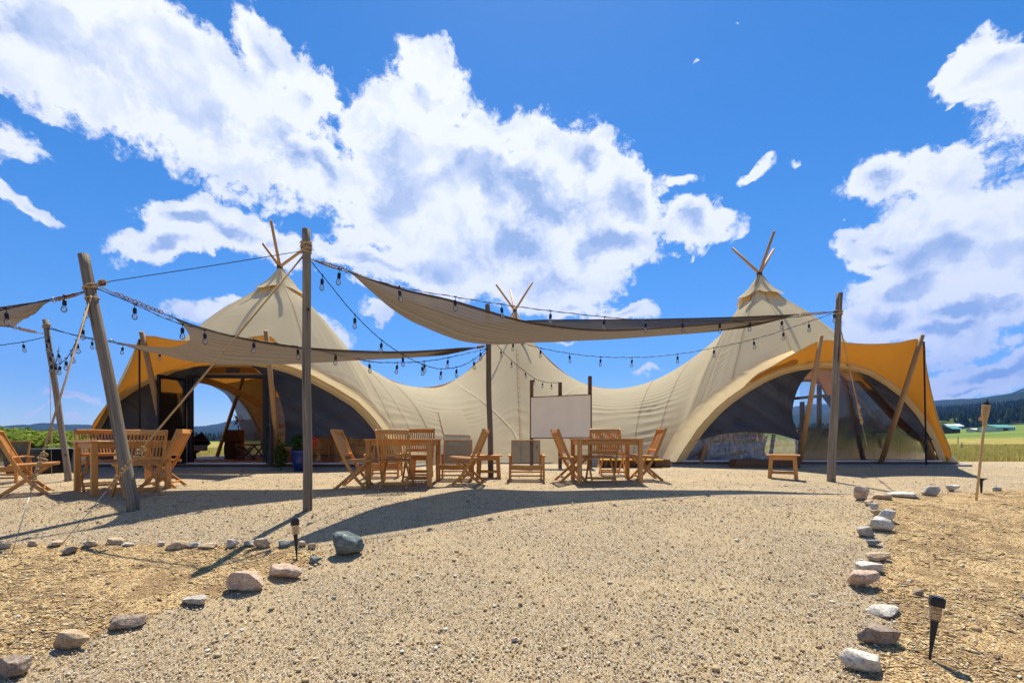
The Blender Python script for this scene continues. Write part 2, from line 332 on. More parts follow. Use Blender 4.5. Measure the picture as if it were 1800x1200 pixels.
GCOLS = [(0.0, (0.14,0.12,0.10)), (0.05, (0.28,0.21,0.14)), (0.12, (0.54,0.38,0.18)), (0.40, (0.64,0.50,0.29)), (0.58, (0.48,0.31,0.13)), (0.68, (0.72,0.62,0.43)), (0.82, (0.82,0.76,0.63)), (0.92, (0.36,0.33,0.29)), (0.955, (0.60,0.43,0.23))]
gravel_like('gravel', GCOLS, 150, 0, (0.66,0.50,0.27), 0.6, 0.007, dark=(0.16,0.12,0.08), darkf=0.28)
SCOLS = [(0.0, (0.08,0.045,0.022)), (0.10, (0.38,0.24,0.10)), (0.24, (0.66,0.45,0.20)), (0.6, (0.70,0.50,0.23)), (0.8, (0.78,0.62,0.36)), (0.93, (0.20,0.12,0.06))]
gravel_like('straw_soil', SCOLS, 72, 0, (0.74,0.54,0.26), 0.45, 0.012, dark=(0.24,0.145,0.07), darkf=0.6)

def leafm(name, c1, c2, tr=0.3):
    m, t = mat(name); g = t.n('ShaderNodeNewGeometry'); n = t.noise(posn(t), 1.5, 3)
    col = t.mix(t.math('MULTIPLY', g.outputs['Random Per Island'], 0.8), c1, c2)
    col = t.mix(t.math('MULTIPLY', n, 0.4), col, tuple(x*0.5 for x in c1))
    d = t.n('ShaderNodeBsdfDiffuse'); t.link(col, d.inputs[0]); tl = t.n('ShaderNodeBsdfTranslucent'); t.link(col, tl.inputs[0])
    mx = t.n('ShaderNodeMixShader', ins={0: tr}); t.link(d.outputs[0], mx.inputs[1]); t.link(tl.outputs[0], mx.inputs[2]); out(t, mx); MATS[name] = m
leafm('bush_leaf', (0.20,0.28,0.04), (0.40,0.46,0.09), 0.4)
leafm('grass_blade', (0.40,0.36,0.08), (0.72,0.58,0.22), 0.5)
leafm('conifer', (0.018,0.036,0.016), (0.15,0.18,0.06), 0.1)  # the lighter green is sunlit speckle put into the tree colour
leafm('flower_leaf', (0.03,0.08,0.02), (0.08,0.14,0.03))
def islands(name, cols, rough=0.85):
    m, t = mat(name); g = t.n('ShaderNodeNewGeometry')
    col = t.ramp(g.outputs['Random Per Island'], cols, 'CONSTANT')
    n = t.noise(posn(t), 150, 3)
    col = t.mix(t.math('MULTIPLY', n, 0.4), col, (0.1,0.08,0.06)); out(t, pbsdf(t, col, rough, spec=0.2)); MATS[name] = m
islands('pebbles', GCOLS); islands('straw', [(0, (0.66,0.46,0.20)), (0.3, (0.76,0.57,0.29)), (0.55, (0.54,0.34,0.14)), (0.75, (0.20,0.11,0.055)), (0.86, (0.8,0.66,0.42))])

def field_mat():
    m, t = mat('field'); p = posn(t)
    r = t.vmath('LENGTH', p); sp = t.n('ShaderNodeSeparateXYZ', ins={0: p})
    n = t.noise(p, 0.08, 6, 0.6); n2 = t.noise(p, 0.6, 5, 0.6)
    mp = t.n('ShaderNodeMapping', ins={'Scale': (0.5, 0.12, 1)}); t.link(p, mp.inputs[0]); n4 = t.noise(mp.outputs[0], 0.12, 5)
    near = t.ramp(n2, [(0.3, (0.17,0.17,0.035)), (0.5, (0.28,0.235,0.065)), (0.7, (0.40,0.32,0.10))])
    far = t.ramp(n4, [(0.35, (0.11,0.17,0.035)), (0.6, (0.17,0.22,0.05)), (0.75, (0.24,0.25,0.08))])
    f = t.smooth(t.math('ADD', r, t.math('MULTIPLY', n, 30.0)), 135, 150)
    col = t.mix(f, near, far)
    out(t, pbsdf(t, col, 0.95, spec=0.05, bump=n2, bstr=0.5, bdist=0.3)); MATS['field'] = m
field_mat()
def hill_mat():
    m, t = mat('hills'); p = posn(t)
    n = t.noise(p, 0.004, 9, 0.62); n2 = t.noise(p, 0.03, 6, 0.7)
    col = t.ramp(n, [(0.30, (0.012,0.024,0.016)), (0.55, (0.022,0.036,0.020)), (0.63, (0.06,0.07,0.03)), (0.75, (0.11,0.11,0.055))])
    col = t.mix(t.smooth(n2, 0.35, 0.6), (0.016,0.028,0.014), col)
    out(t, pbsdf(t, col, 0.95, spec=0.02, bump=n2, bstr=0.9, bdist=14)); MATS['hills'] = m
hill_mat()
def rug_mat():
    m, t = mat('rug'); c = objco(t)
    wv = t.n('ShaderNodeTexChecker', ins={'Scale': 5.0, 'Color1': (0.22,0.10,0.06,1), 'Color2': (0.4,0.3,0.2,1), 'Vector': c})
    out(t, pbsdf(t, wv.outputs[0], 0.95, bump=t.noise(c, 200, 2), bstr=0.4)); MATS['rug'] = m
rug_mat()
# ---------------------------------------------------------------- mesh helpers
def P(px, py, Y):
    """the point at depth Y that the photograph's pixel (px, py) shows"""
    return Vector(((px-HX)/F*Y, Y, EYE-(py-HY)/F*Y))
_ctl = [(-9,-.62),(1,-.60),(2.6,-.52),(3.3,-.43),(4.06,-.32),(4.7,-.2),(5.4,-.09),(6.3,-.04),(7.2,0),(8.2,.03),(10,.05),(60,.05)]
_ys = np.linspace(-9, 60, 6901); _zs = np.interp(_ys, [c[0] for c in _ctl], [c[1] for c in _ctl])
_k = np.hanning(61); _k /= _k.sum(); _zs = np.convolve(np.pad(_zs, 30, 'edge'), _k, 'valid')
def sstep(a, b, x):
    t = np.clip((np.asarray(x, float)-a)/(b-a), 0, 1); return t*t*(3-2*t)
def gz(x, y):
    x = np.asarray(x, float); y = np.asarray(y, float)
    z = np.interp(y, _ys, _zs)
    z = z-0.10*sstep(4.0, 7.0, x)*(1-sstep(8, 11, y))
    z = z+(0.012*np.sin(x*1.3+0.7*y)*np.cos(y*1.1-0.4*x)+0.006*np.sin(x*3.1-y*2.3))*(1-sstep(7, 10, y))
    return z
def G(x, y): return float(gz(x, y))
def ground_hit(px, py):
    best = None
    for i in range(0, 3000):
        Y = 1.8+i*0.005
        z = EYE-(py-HY)/F*Y; g = G((px-HX)/F*Y, Y)
        if z <= g: return Vector(((px-HX)/F*Y, Y, g))
    return Vector(((px-HX)/F*15, 15, 0.05))

def rect(wd, h, c=None):
    c = min(wd, h)*0.14 if c is None else c
    a, b = wd/2, h/2
    return [(-a+c,-b),(a-c,-b),(a,-b+c),(a,b-c),(a-c,b),(-a+c,b),(-a,b-c),(-a,-b+c)]
def circ(r, n=10): return [(r*math.cos(2*math.pi*i/n), r*math.sin(2*math.pi*i/n)) for i in range(n)]
class MB:
    def __init__(s): s.v = []; s.f = []; s.uv = []; s.sm = []; s.mi = []
    def face(s, idx, uv=None, sm=False, mi=0):
        s.f.append(idx); s.uv.append(uv or [(0, 0)]*len(idx)); s.sm.append(sm); s.mi.append(mi)
    def sweep(s, pts, sec, up=(0,0,1), scale=None, cap=True, smooth=False, mi=0):
        pts = [Vector(p) for p in pts]; up = Vector(up); n = len(sec); b0 = len(s.v)
        per = [0]
        for i in range(n):
            a = sec[i]; b = sec[(i+1) % n]; per.append(per[-1]+math.hypot(a[0]-b[0], a[1]-b[1]))
        L = 0; Ls = []
        for i, p in enumerate(pts):
            if i: L += (p-pts[i-1]).length
            Ls.append(L)
            t = (pts[min(i+1, len(pts)-1)]-pts[max(i-1, 0)])
            if t.length < 1e-9: t = Vector((0,0,1))
            t.normalize()
            u = up if abs(t.dot(up.normalized())) < 0.97 else Vector((1, 0, 0)) if abs(t.x) < 0.9 else Vector((0, 1, 0))
            sd_ = t.cross(u).normalized(); nn = sd_.cross(t).normalized()
            k = 1 if scale is None else scale[i]
            for (a, b) in sec: s.v.append(p+sd_*a*k+nn*b*k)
        for i in range(len(pts)-1):
            for j in range(n):
                k = (j+1) % n
                s.face([b0+i*n+j, b0+i*n+k, b0+(i+1)*n+k, b0+(i+1)*n+j],
                       [(per[j], Ls[i]), (per[j+1], Ls[i]), (per[j+1], Ls[i+1]), (per[j], Ls[i+1])], smooth, mi)
        if cap:
            e = b0+(len(pts)-1)*n
            s.face([b0+j for j in reversed(range(n))], [(sec[j][0], sec[j][1]*0.1) for j in reversed(range(n))], False, mi)
            s.face([e+j for j in range(n)], [(sec[j][0], sec[j][1]*0.1) for j in range(n)], False, mi)
        return s
    def tube(s, pts, r, n=8, **kw): return s.sweep(pts, circ(r, n), smooth=True, **kw)
    def box(s, c, d, ch=None):
        c = Vector(c); ax = max(range(3), key=lambda i: d[i]); h = d[ax]/2
        e = Vector((0,0,0)); e[ax] = h
        up = (0,0,1) if ax != 2 else (0,1,0)
        if ax == 0: sec = rect(d[1], d[2], ch)
        elif ax == 1: sec = rect(d[0], d[2], ch)
        else: sec = rect(d[0], d[1], ch)
        return s.sweep([c-e, c+e], sec, up=up)
    def grid(s, rows, smooth=True, mi=0, uvs=None):
        b0 = len(s.v); n = len(rows[0])
        for r in rows:
            for p in r: s.v.append(Vector(p))
        for i in range(len(rows)-1):
            for j in range(n-1):
                q = [(i, j), (i, j+1), (i+1, j+1), (i+1, j)]
                if uvs: uu = [uvs[a][b] for a, b in q]
                else:
                    uu = [((s.v[b0+a*n+b]).x, (s.v[b0+a*n+b]).z+(s.v[b0+a*n+b]).y) for a, b in q]
                s.face([b0+a*n+b for a, b in q], uu, smooth, mi)
        return s
    def mesh(s, name, off=Vector((0,0,0))):
        me = bpy.data.meshes.new(name)
        me.from_pydata([tuple(v-off) for v in s.v], [], s.f)
        uvl = me.uv_layers.new(name='UVMap')
        flat = [c for fu in s.uv for c in fu]
        uvl.data.foreach_set('uv', np.array(flat, dtype=np.float32).ravel())
        me.polygons.foreach_set('use_smooth', s.sm); me.polygons.foreach_set('material_index', s.mi)
        me.update(); return me
OFF = {}
def obj(name, mb, m, parent=None, off=None, mats=None):
    if off is None: off = OFF.get(parent.name, Vector((0,0,0))) if parent else Vector((0,0,0))
    me = mb.mesh(name, off) if isinstance(mb, MB) else mb
    if len(me.materials) == 0:
        for mm in (mats or [m]): me.materials.append(MATS[mm])
    o = bpy.data.objects.new(name, me); COL.objects.link(o)
    if parent: o.parent = parent; OFF[o.name] = off
    elif off.length: o.location = off
    return o
def tag(o, label=None, cat=None, group=None, kind=None):
    if label: o['label'] = label
    if cat: o['category'] = cat
    if group: o['group'] = group
    if kind: o['kind'] = kind
    return o
def thing(name, label, cat, loc=(0,0,0), rz=0, group=None, world=False):
    """an Empty; with world=True its parts are given in world coordinates"""
    o = bpy.data.objects.new(name, None); COL.objects.link(o); o.location = loc; o.rotation_euler = (0, 0, rz); o.empty_display_size = 0.2
    tag(o, label, cat, group)
    OFF[o.name] = Vector(loc) if world else Vector((0,0,0))
    return o
def children(o): return [c for c in bpy.data.objects if c.parent == o]
def dup(root, loc, rz, label, group=None, scale=None):
    r = root.copy(); COL.objects.link(r); r.location = loc; r.rotation_euler = (0, 0, rz); r['label'] = label
    if group: r['group'] = group
    if scale: r.scale = (scale,)*3
    for c in children(root):
        d = c.copy(); COL.objects.link(d); d.parent = r
        for g in children(c):
            e = g.copy(); COL.objects.link(e); e.parent = d
    return r
def catmull(pts, n):
    pts = [Vector(p) for p in pts]; res = []
    for i in range(len(pts)-1):
        p0 = pts[max(i-1, 0)]; p1 = pts[i]; p2 = pts[i+1]; p3 = pts[min(i+2, len(pts)-1)]
        for k in range(n):
            t = k/n
            res.append(0.5*((2*p1)+(p2-p0)*t+(2*p0-5*p1+4*p2-p3)*t*t+(3*p1-p0-3*p2+p3)*t**3))
    res.append(pts[-1]); return res
def resample(pts, n):
    d = [0]
    for a, b in zip(pts, pts[1:]): d.append(d[-1]+(b-a).length)
    out_ = []
    for k in range(n):
        s_ = d[-1]*k/(n-1); j = 0
        while j < len(d)-2 and d[j+1] < s_: j += 1
        f = 0 if d[j+1] == d[j] else (s_-d[j])/(d[j+1]-d[j])
        out_.append(pts[j].lerp(pts[j+1], min(max(f, 0), 1)))
    return out_
def loft(c1, c2, n, m, bulge=None):
    a = resample(c1, n); b = resample(c2, n); rows = []
    for j in range(m+1):
        t = j/m; row = []
        for i in range(n):
            p = a[i].lerp(b[i], t)
            if bulge: p = p+bulge(i/(n-1), t, p)
            row.append(p)
        rows.append(row)
    return rows

# ---------------------------------------------------------------- ground
def ground_sheet(name, x0, x1, y0, y1, nx, ny, dz, m, label=None, edge=None, power=1.0):
    xs = np.linspace(-1, 1, nx); xs = np.sign(xs)*np.abs(xs)**1.3; xs = (x0+x1)/2+xs*(x1-x0)/2
    ys = y0+(y1-y0)*np.linspace(0, 1, ny)
    mb = MB(); rows = []
    for y in ys:
        rows.append([Vector((x, y, G(x, y)+dz)) for x in xs])
    if edge:
        rows[-1] = [Vector((p.x, p.y+0.35*noise.noise(Vector((p.x*0.8, 3, 0)))+0.15*noise.noise(Vector((p.x*4, 3, 0))), p.z-0.05)) for p in rows[-1]]
    mb.grid(rows); return tag(obj(name, mb, m), kind='structure')
ground_sheet('gravel_ground', -40, 40, -34, 14.0, 330, 420, 0, 'gravel', edge=True)

def inpoly(x, y, loop):
    ins = np.zeros(len(x), bool); n = len(loop)
    for i in range(n):
        a = loop[i]; b = loop[(i+1) % n]
        if abs(a.y-b.y) < 1e-9: continue
        c = ((a.y > y) != (b.y > y)) & (x < (b.x-a.x)*(y-a.y)/(b.y-a.y)+a.x); ins ^= c
    return ins
def band(px_poly, name, dz):
    """a sheet over the gravel whose outline is given by photograph pixels on the ground"""
    pts = [ground_hit(*p) for p in px_poly]; cx = sum(p.x for p in pts)/len(pts); cy = sum(p.y for p in pts)/len(pts)
    loop = catmull(pts+[pts[0]], 8)[:-1]
    loop = [Vector((p.x+0.07*noise.noise(Vector((p.x*5, p.y*5, 1))), p.y+0.07*noise.noise(Vector((p.x*5, p.y*5, 9))), 0)) for p in loop]
    x0, x1 = max(-9, min(p.x for p in loop)), min(13, max(p.x for p in loop)); y0, y1 = max(1.2, min(p.y for p in loop)), max(p.y for p in loop); c = .045
    xs = np.arange(x0, x1+c, c); ys = np.arange(y0, y1+c, c); XX, YY = np.meshgrid(xs, ys); ZZ = gz(XX, YY)+dz
    XX = XX+.012*np.random.randn(*XX.shape); YY = YY+.012*np.random.randn(*YY.shape)
    ins = inpoly(((XX[:-1, :-1]+XX[1:, 1:])/2).ravel(), ((YY[:-1, :-1]+YY[1:, 1:])/2).ravel(), loop).reshape(len(ys)-1, len(xs)-1)
    jj, ii = np.nonzero(ins); nx = len(xs); a = jj*nx+ii; fc = np.stack([a, a+1, a+nx+1, a+nx], 1)
    used, inv = np.unique(fc.ravel(), return_inverse=True); co = np.stack([XX, YY, ZZ], -1).reshape(-1, 3)[used]; fc = inv.reshape(-1, 4)
    me = bpy.data.meshes.new(name); me.vertices.add(len(co)); me.vertices.foreach_set('co', co.ravel()); me.loops.add(fc.size); me.loops.foreach_set('vertex_index', fc.ravel().astype(np.int32)); me.polygons.add(len(fc))
    me.polygons.foreach_set('loop_start', np.arange(len(fc))*4); me.polygons.foreach_set('loop_total', np.full(len(fc), 4)); me.update(calc_edges=True); me.polygons.foreach_set('use_smooth', [True]*len(fc)); me.materials.append(MATS['straw_soil'])
    o = bpy.data.objects.new(name, me); COL.objects.link(o); return tag(o, kind='structure'), loop
LEFT_BED = [(-260,958),(0,958),(160,957),(300,957),(440,960),(540,965),(556,985),(500,1005),(435,1030),(345,1060),(235,1092),(125,1128),(20,1170),(-60,1200),(-500,1330)]
RIGHT_BED = [(1530,878),(1560,905),(1565,935),(1560,985),(1540,1030),(1570,1075),(1560,1120),(1540,1165),(1600,1290),(2600,1290),(2300,960),(2050,890),(1850,862),(1740,863),(1640,868)]
bedL, loopL = band(LEFT_BED, 'straw_bed_left', 0.005)
bedR, loopR = band(RIGHT_BED, 'straw_bed_right', 0.005)
# loose pebbles and straw chips as real geometry
def scatter(name, xs, ys, sizes, base_v, base_f, squash, m, label, lift=0.3, cat=None):
    n = len(xs); bv = np.array(base_v, float); bfc = np.array(base_f); nv = len(bv)
    ang = np.random.rand(n)*2*np.pi; tilt = np.random.randn(n)*0.3
    sc = np.stack([sizes*np.random.uniform(.8, 1.3, n), sizes*np.random.uniform(.6, 1.0, n), sizes*np.random.uniform(.5, .8, n)], 1)*np.array(squash)
    v = bv[None]*sc[:, None, :]*(1+0.18*np.random.randn(n, nv, 1))
    ct, st = np.cos(tilt)[:, None], np.sin(tilt)[:, None]
    y_ = v[..., 1]*ct-v[..., 2]*st; z_ = v[..., 1]*st+v[..., 2]*ct
    ca, sa = np.cos(ang)[:, None], np.sin(ang)[:, None]
    X = v[..., 0]*ca-y_*sa+xs[:, None]; Yv = v[..., 0]*sa+y_*ca+ys[:, None]
    Z = z_+gz(xs, ys)[:, None]+(sizes*lift*squash[2])[:, None]+0.006
    co = np.stack([X, Yv, Z], -1).reshape(-1, 3)
    fc = (bfc[None]+(np.arange(n)*nv)[:, None, None]).reshape(-1, bfc.shape[1])
    me = bpy.data.meshes.new(name); me.vertices.add(len(co)); me.vertices.foreach_set('co', co.ravel())
    k = fc.shape[1]; me.loops.add(fc.size); me.loops.foreach_set('vertex_index', fc.ravel()); me.polygons.add(len(fc))
    me.polygons.foreach_set('loop_start', np.arange(len(fc))*k); me.polygons.foreach_set('loop_total', np.full(len(fc), k)); me.update(calc_edges=True)
    me.materials.append(MATS[m]); o = bpy.data.objects.new(name, me); COL.objects.link(o)
    return tag(o, label, cat, kind='stuff')
ph = (1+5**.5)/2; ICO_V = np.array([(-1,ph,0),(1,ph,0),(-1,-ph,0),(1,-ph,0),(0,-1,ph),(0,1,ph),(0,-1,-ph),(0,1,-ph),(ph,0,-1),(ph,0,1),(-ph,0,-1),(-ph,0,1)])/math.sqrt(1+ph*ph)
ICO_F = [(0,11,5),(0,5,1),(0,1,7),(0,7,10),(0,10,11),(1,5,9),(5,11,4),(11,10,2),(10,7,6),(7,1,8),(3,9,4),(3,4,2),(3,2,6),(3,6,8),(3,8,9),(4,9,5),(2,4,11),(6,2,10),(8,6,7),(9,8,1)]
OCT_V = [(1,0,0),(0,1,0),(-1,0,0),(0,-1,0),(0,0,1),(0,0,-1)]; OCT_F = [(0,1,4),(1,2,4),(2,3,4),(3,0,4),(1,0,5),(2,1,5),(3,2,5),(0,3,5)]
def spots(n, y0, y1, pw, wide=1.3):
    y = y0*(y1/y0)**(np.random.rand(n)**pw); x = np.random.uniform(-1, 1, n)*y*wide; return x, y
px_, py_ = spots(105000, 1.9, 6.2, 1.0)
inb = inpoly(px_, py_, loopL) | inpoly(px_, py_, loopR)
keep = (~inb) | (np.random.rand(len(px_)) < 0.22)
px_, py_ = px_[keep], py_[keep]
sz = np.random.gamma(2.0, 0.0012, len(px_))+0.0018
scatter('loose_gravel', px_, py_, sz, ICO_V, ICO_F, (1,1,.9), 'pebbles', 'fine mixed tan, white and grey gravel strewn over the open ground')
px_, py_ = spots(900, 1.9, 9.0, 1.0); scatter('larger_pebbles', px_, py_, np.random.gamma(2.0, 0.003, 900)+0.008, ICO_V, ICO_F, (1,1,.75), 'pebbles', 'scattered larger pebbles lying loose on the gravel and straw')
px_, py_ = spots(22000, 5.0, 12.0, 1.0)
inb = inpoly(px_, py_, loopL) | inpoly(px_, py_, loopR); px_, py_ = px_[~inb], py_[~inb]
scatter('far_gravel', px_, py_, np.random.gamma(2.0, 0.002, len(px_))+0.002, OCT_V, OCT_F, (1,1,.8), 'pebbles', 'small gravel lying on the yard round the wooden tables')
for nm, lp, lb in (('straw_mulch', loopL, 'golden straw and bark chips covering the stone-edged bed on the left'), ('bark_mulch', loopR, 'golden straw and bark chips covering the stone-edged bed on the right')):
    px_, py_ = spots(150000, 1.9, 9.0, 1.0, 1.5); k = inpoly(px_+.05*np.random.randn(len(px_)), py_+.07*np.random.randn(len(px_)), lp); px_, py_ = px_[k], py_[k]
    k = np.array([noise.noise(Vector((x*1.1, y*1.6, 4)))*1.0+.6*noise.noise(Vector((x*3.3, y*4.5, 8))) for x, y in zip(px_, py_)])+np.random.randn(len(px_))*.16 > -.05; px_, py_ = px_[k], py_[k]
    s_ = np.random.gamma(2.2, 0.0025, len(px_))+0.0028
    scatter(nm, px_, py_, s_, OCT_V, OCT_F, (1.9,.55,.35), 'straw', lb, lift=0.5)

# ---------------------------------------------------------------- far land
def tab(keys, x): return np.interp(x, [k[0] for k in keys], [k[1] for k in keys])
MEADOW = [(-2500,-5),(0,-6),(420,-5),(1000,4),(1500,10),(1660,14),(1800,25),(4000,26)]
FOREST = [(-2500,4),(0,-2),(400,5),(1000,12),(1400,22),(1600,40),(1660,46),(1800,63),(4000,70)]
RIDGE = [(-2500,40),(-200,24),(0,18),(60,21),(160,20),(340,22),(430,28),(900,32),(1200,42),(1380,52),(1430,60),(1490,62),(1640,57),(1720,70),(1800,86),(2100,110),(4000,70)]
def land(az, r):
    """height of the land at azimuth az (0 = +Y) and distance r"""
    c = max(math.cos(az), 0.3); 
    pxx = HX+F*math.tan(az) if math.cos(az) > 0.3 else (HX+F*3.18*(1 if az > 0 else -1))
    if math.cos(az) < 0.3: pxx = 3400 if az > 0 else -1600
    def zz(offp, rr): return EYE+offp/F*rr*c
    x, y = r*math.sin(az), r*math.cos(az)
    n0 = noise.fractal(Vector((x*0.002, y*0.002, 0)), 1.0, 2.0, 5)
    if r < 90: 
        if -36 < y < 16 and abs(x) < 42: return G(x, y)-0.10
        return -0.02-0.10*(1-min(1, max(0, (r-14)/6)))
    rs = [90, 600, 1500, 4200, 7000]
    zs = [-0.02, zz(tab(MEADOW, pxx), 600), zz(tab(FOREST, pxx), 1500), zz(tab(RIDGE, pxx), 4200), zz(tab(RIDGE, pxx), 4200)*0.4]
    z = float(np.interp(r, rs, zs))
    if r > 700: z += n0*min(1, (r-700)/2500)*(22+0.10*abs(zs[3]))*(1 if r < 4000 else .35)
    return z
def polar(name, r0, r1, nr, m, lo=-math.pi, hi=math.pi, na=420):
    rs = [r0*(r1/r0)**(i/(nr-1)) for i in range(nr)] if r0 > 0 else [0.01]+[2*(r1/2)**(i/(nr-2)) for i in range(nr-1)]
    azs = [lo+(hi-lo)*j/(na-1) for j in range(na)]
    mb = MB(); mb.grid([[Vector((r*math.sin(a), r*math.cos(a), land(a, r))) for a in azs] for r in rs])
    return tag(obj(name, mb, m), kind='structure')
polar('grass_field', 0, 600, 60, 'field')
polar('mountains', 600, 7000, 70, 'hills', na=900)
# conifers on the slopes, seen as one wood
def wood_mass(name, label, n, pxr, rr, hh, seed, dens=None):
    rnd = random.Random(seed); vs = []; fs = []
    for i in range(n):
        pxx = rnd.uniform(*pxr); az = math.atan((pxx-HX)/F); r = rnd.uniform(*rr)
        x, y = r*math.sin(az), r*math.cos(az)
        if noise.noise(Vector((x*0.012, y*0.012, 5))) > 0.22: continue
        z = land(az, r); h = rnd.uniform(*hh); wd = h*rnd.uniform(.15, .24)
        for t_ in range(3):
            b = len(vs); zb = z+h*(0.08+0.27*t_); zt = z+h*(0.55+0.225*t_); w_ = wd*(1-0.28*t_); k = 6; ph_ = rnd.random()*6
            for j in range(k):
                q = w_*rnd.uniform(.7, 1.25); vs.append((x+q*math.cos(ph_+j*2*math.pi/k), y+q*math.sin(ph_+j*2*math.pi/k), zb+rnd.uniform(-.04, .04)*h))
            vs.append((x+rnd.uniform(-.1, .1), y, zt))
            for j in range(k): fs.append((b+j, b+(j+1) % k, b+k))
    me = bpy.data.meshes.new(name); me.from_pydata(vs, [], fs); me.materials.append(MATS['conifer'])
    o = bpy.data.objects.new(name, me); COL.objects.link(o); return tag(o, label, None, kind='stuff')
wood_mass('conifer_forest', 'dark conifer forest on the slope behind the green meadow at right', 6500, (1560, 2050), (620, 1500), (7, 16), 1)
wood_mass('distant_treeline', 'thin dark line of trees at the foot of the blue hills', 2600, (-300, 1560), (600, 900), (6, 12), 2)

# barns, far buildings
def barn(px, py, r, L, Wd, H, roofm, wallm, label, rz=0.2):
    az = math.atan((px-HX)/F); x, y = r*math.sin(az), r*math.cos(az); z = land(az, r)
    t = thing('barn', label, 'barn', (x, y, z-0.1), rz)
    b = MB(); b.box((0,0,H*0.35), (L, Wd, H*0.7), 0.02); obj('wall', b, wallm, t)
    rf = MB(); e = 0.5
    prof = [(-Wd/2-e, H*0.66), (0, H*1.12), (Wd/2+e, H*0.66), (Wd/2+e, H*0.71), (0, H*1.18), (-Wd/2-e, H*0.71)]
    n_ = len(prof); 
    for sx in (-1, 1):
        for a, c in prof: rf.v.append(Vector((sx*(L/2+e), a, c)))
    for j in range(n_): rf.face([j, (j+1) % n_, n_+(j+1) % n_, n_+j])
    rf.face(list(reversed(range(n_)))); rf.face([n_+j for j in range(n_)])
    obj('roof', rf, roofm, t)
    for sx in (-1, 1):
        g = MB(); g.v += [Vector((sx*L/2, -Wd/2, H*0.68)), Vector((sx*L/2, Wd/2, H*0.68)), Vector((sx*L/2, 0, H*1.1))]; g.face([0, 1, 2]); obj('gable', g, wallm, t)
    d = MB(); d.box((0, -Wd/2-0.06, H*0.25), (L*0.25, 0.1, H*0.5), 0.01); obj('door', d, 'dark_wood', t)
barn(1752, 773, 230, 8.5, 5, 2.0, 'teal_roof', 'white_wall', 'long low barn with teal roof in the meadow right of the bamboo torch')
barn(1670, 771, 240, 4, 4, 2.6, 'teal_roof', 'barn_wall', 'small dark barn with blue-green roof nearest the right end of the tent')
barn(1731, 772, 235, 3, 3, 2.6, 'barn_wall', 'barn_wall', 'small dark brown shed just left of the long teal-roofed barn', 0.5)
barn(1716, 773, 250, 5, 3, 1.2, 'white_wall', 'white_wall', 'low white outbuilding left of the dark brown shed in the meadow', 0.1)
barn(1672, 758, 560, 14, 8, 4.5, 'white_wall', 'barn_wall', 'distant white-roofed farmhouse at the foot of the forest, left of its neighbour', 0.1)
barn(1682, 758, 575, 8, 6, 4.5, 'white_wall', 'barn_wall', 'distant small white-roofed farm building right of the farmhouse below the forest', 0.4)
def leafcloud(mb, c, rx, ry, rz_, n, s, rnd, flat=0.0):
    for i in range(n):
        while True:
            q = Vector((rnd.uniform(-1,1), rnd.uniform(-1,1), rnd.uniform(-1,1)))
            if q.length < 1 and q.length > 0.45: break
        q *= 0.8+0.35*noise.noise(q*2.3+Vector(c))
        p = Vector(c)+Vector((q.x*rx, q.y*ry, q.z*rz_))
        a = Vector((rnd.gauss(0,1), rnd.gauss(0,1), rnd.gauss(0,.6))).normalized()*s*rnd.uniform(.6,1.4)
        b_ = a.cross(Vector((rnd.gauss(0,1), rnd.gauss(0,1), rnd.gauss(0,1)))).normalized()*s*0.4
        k = len(mb.v); mb.v += [p-a, p+b_, p+a, p-b_]; mb.face([k, k+1, k+2, k+3])
def bush(px, py, Y, wd, h, label, seed, group='green shrubs beyond the gravel at left'):
    p = P(px, py, Y); rnd = random.Random(seed); z = land(math.atan2(p.x, Y), math.hypot(p.x, Y))
    t = thing('bush', label, 'bush', (p.x, Y, z), 0, group)
    st = MB()
    for k in range(5):
        a = rnd.uniform(0, 6.28); st.tube([(0,0,0), (0.15*wd*math.cos(a), 0.15*wd*math.sin(a), h*.4), (0.3*wd*math.cos(a), .3*wd*math.sin(a), h*.75)], 0.03, 6, scale=[1,.7,.35])
    obj('stem', st, 'dark_wood', t)
    mb = MB()
    for k in range(7):
        a = rnd.uniform(0, 6.28); q = rnd.uniform(0, .3)*wd
        leafcloud(mb, (q*math.cos(a), q*math.sin(a), h*rnd.uniform(.35,.68)), wd*.33, wd*.33, h*.36, 360, 0.10+0.012*Y/4, rnd)
    obj('foliage', mb, 'bush_leaf', t)
bush(8, 800, 19, 3.0, 1.15, 'green shrub at the left edge of the picture, behind the folding chair', 1)
bush(42, 800, 23, 4.2, 1.35, 'bright green spreading shrub behind the long black bin', 2)
bush(78, 800, 21, 3.2, 1.2, 'pale green shrub between the black bin and the leaning far post', 3)
bush(112, 800, 19, 3.4, 1.1, 'green shrub above the corner of the far left wooden table', 4)
bush(138, 806, 17, 2.0, 0.75, 'low green shrub seen between the far left table and its chair', 5)
bush(1645, 752, 420, 24, 9, 'dark round thicket beside the distant white-roofed farmhouse', 6, 'dark thickets in the far meadow')
bush(1695, 754, 460, 34, 9, 'long dark thicket right of the distant white-roofed farm buildings', 7, 'dark thickets in the far meadow')
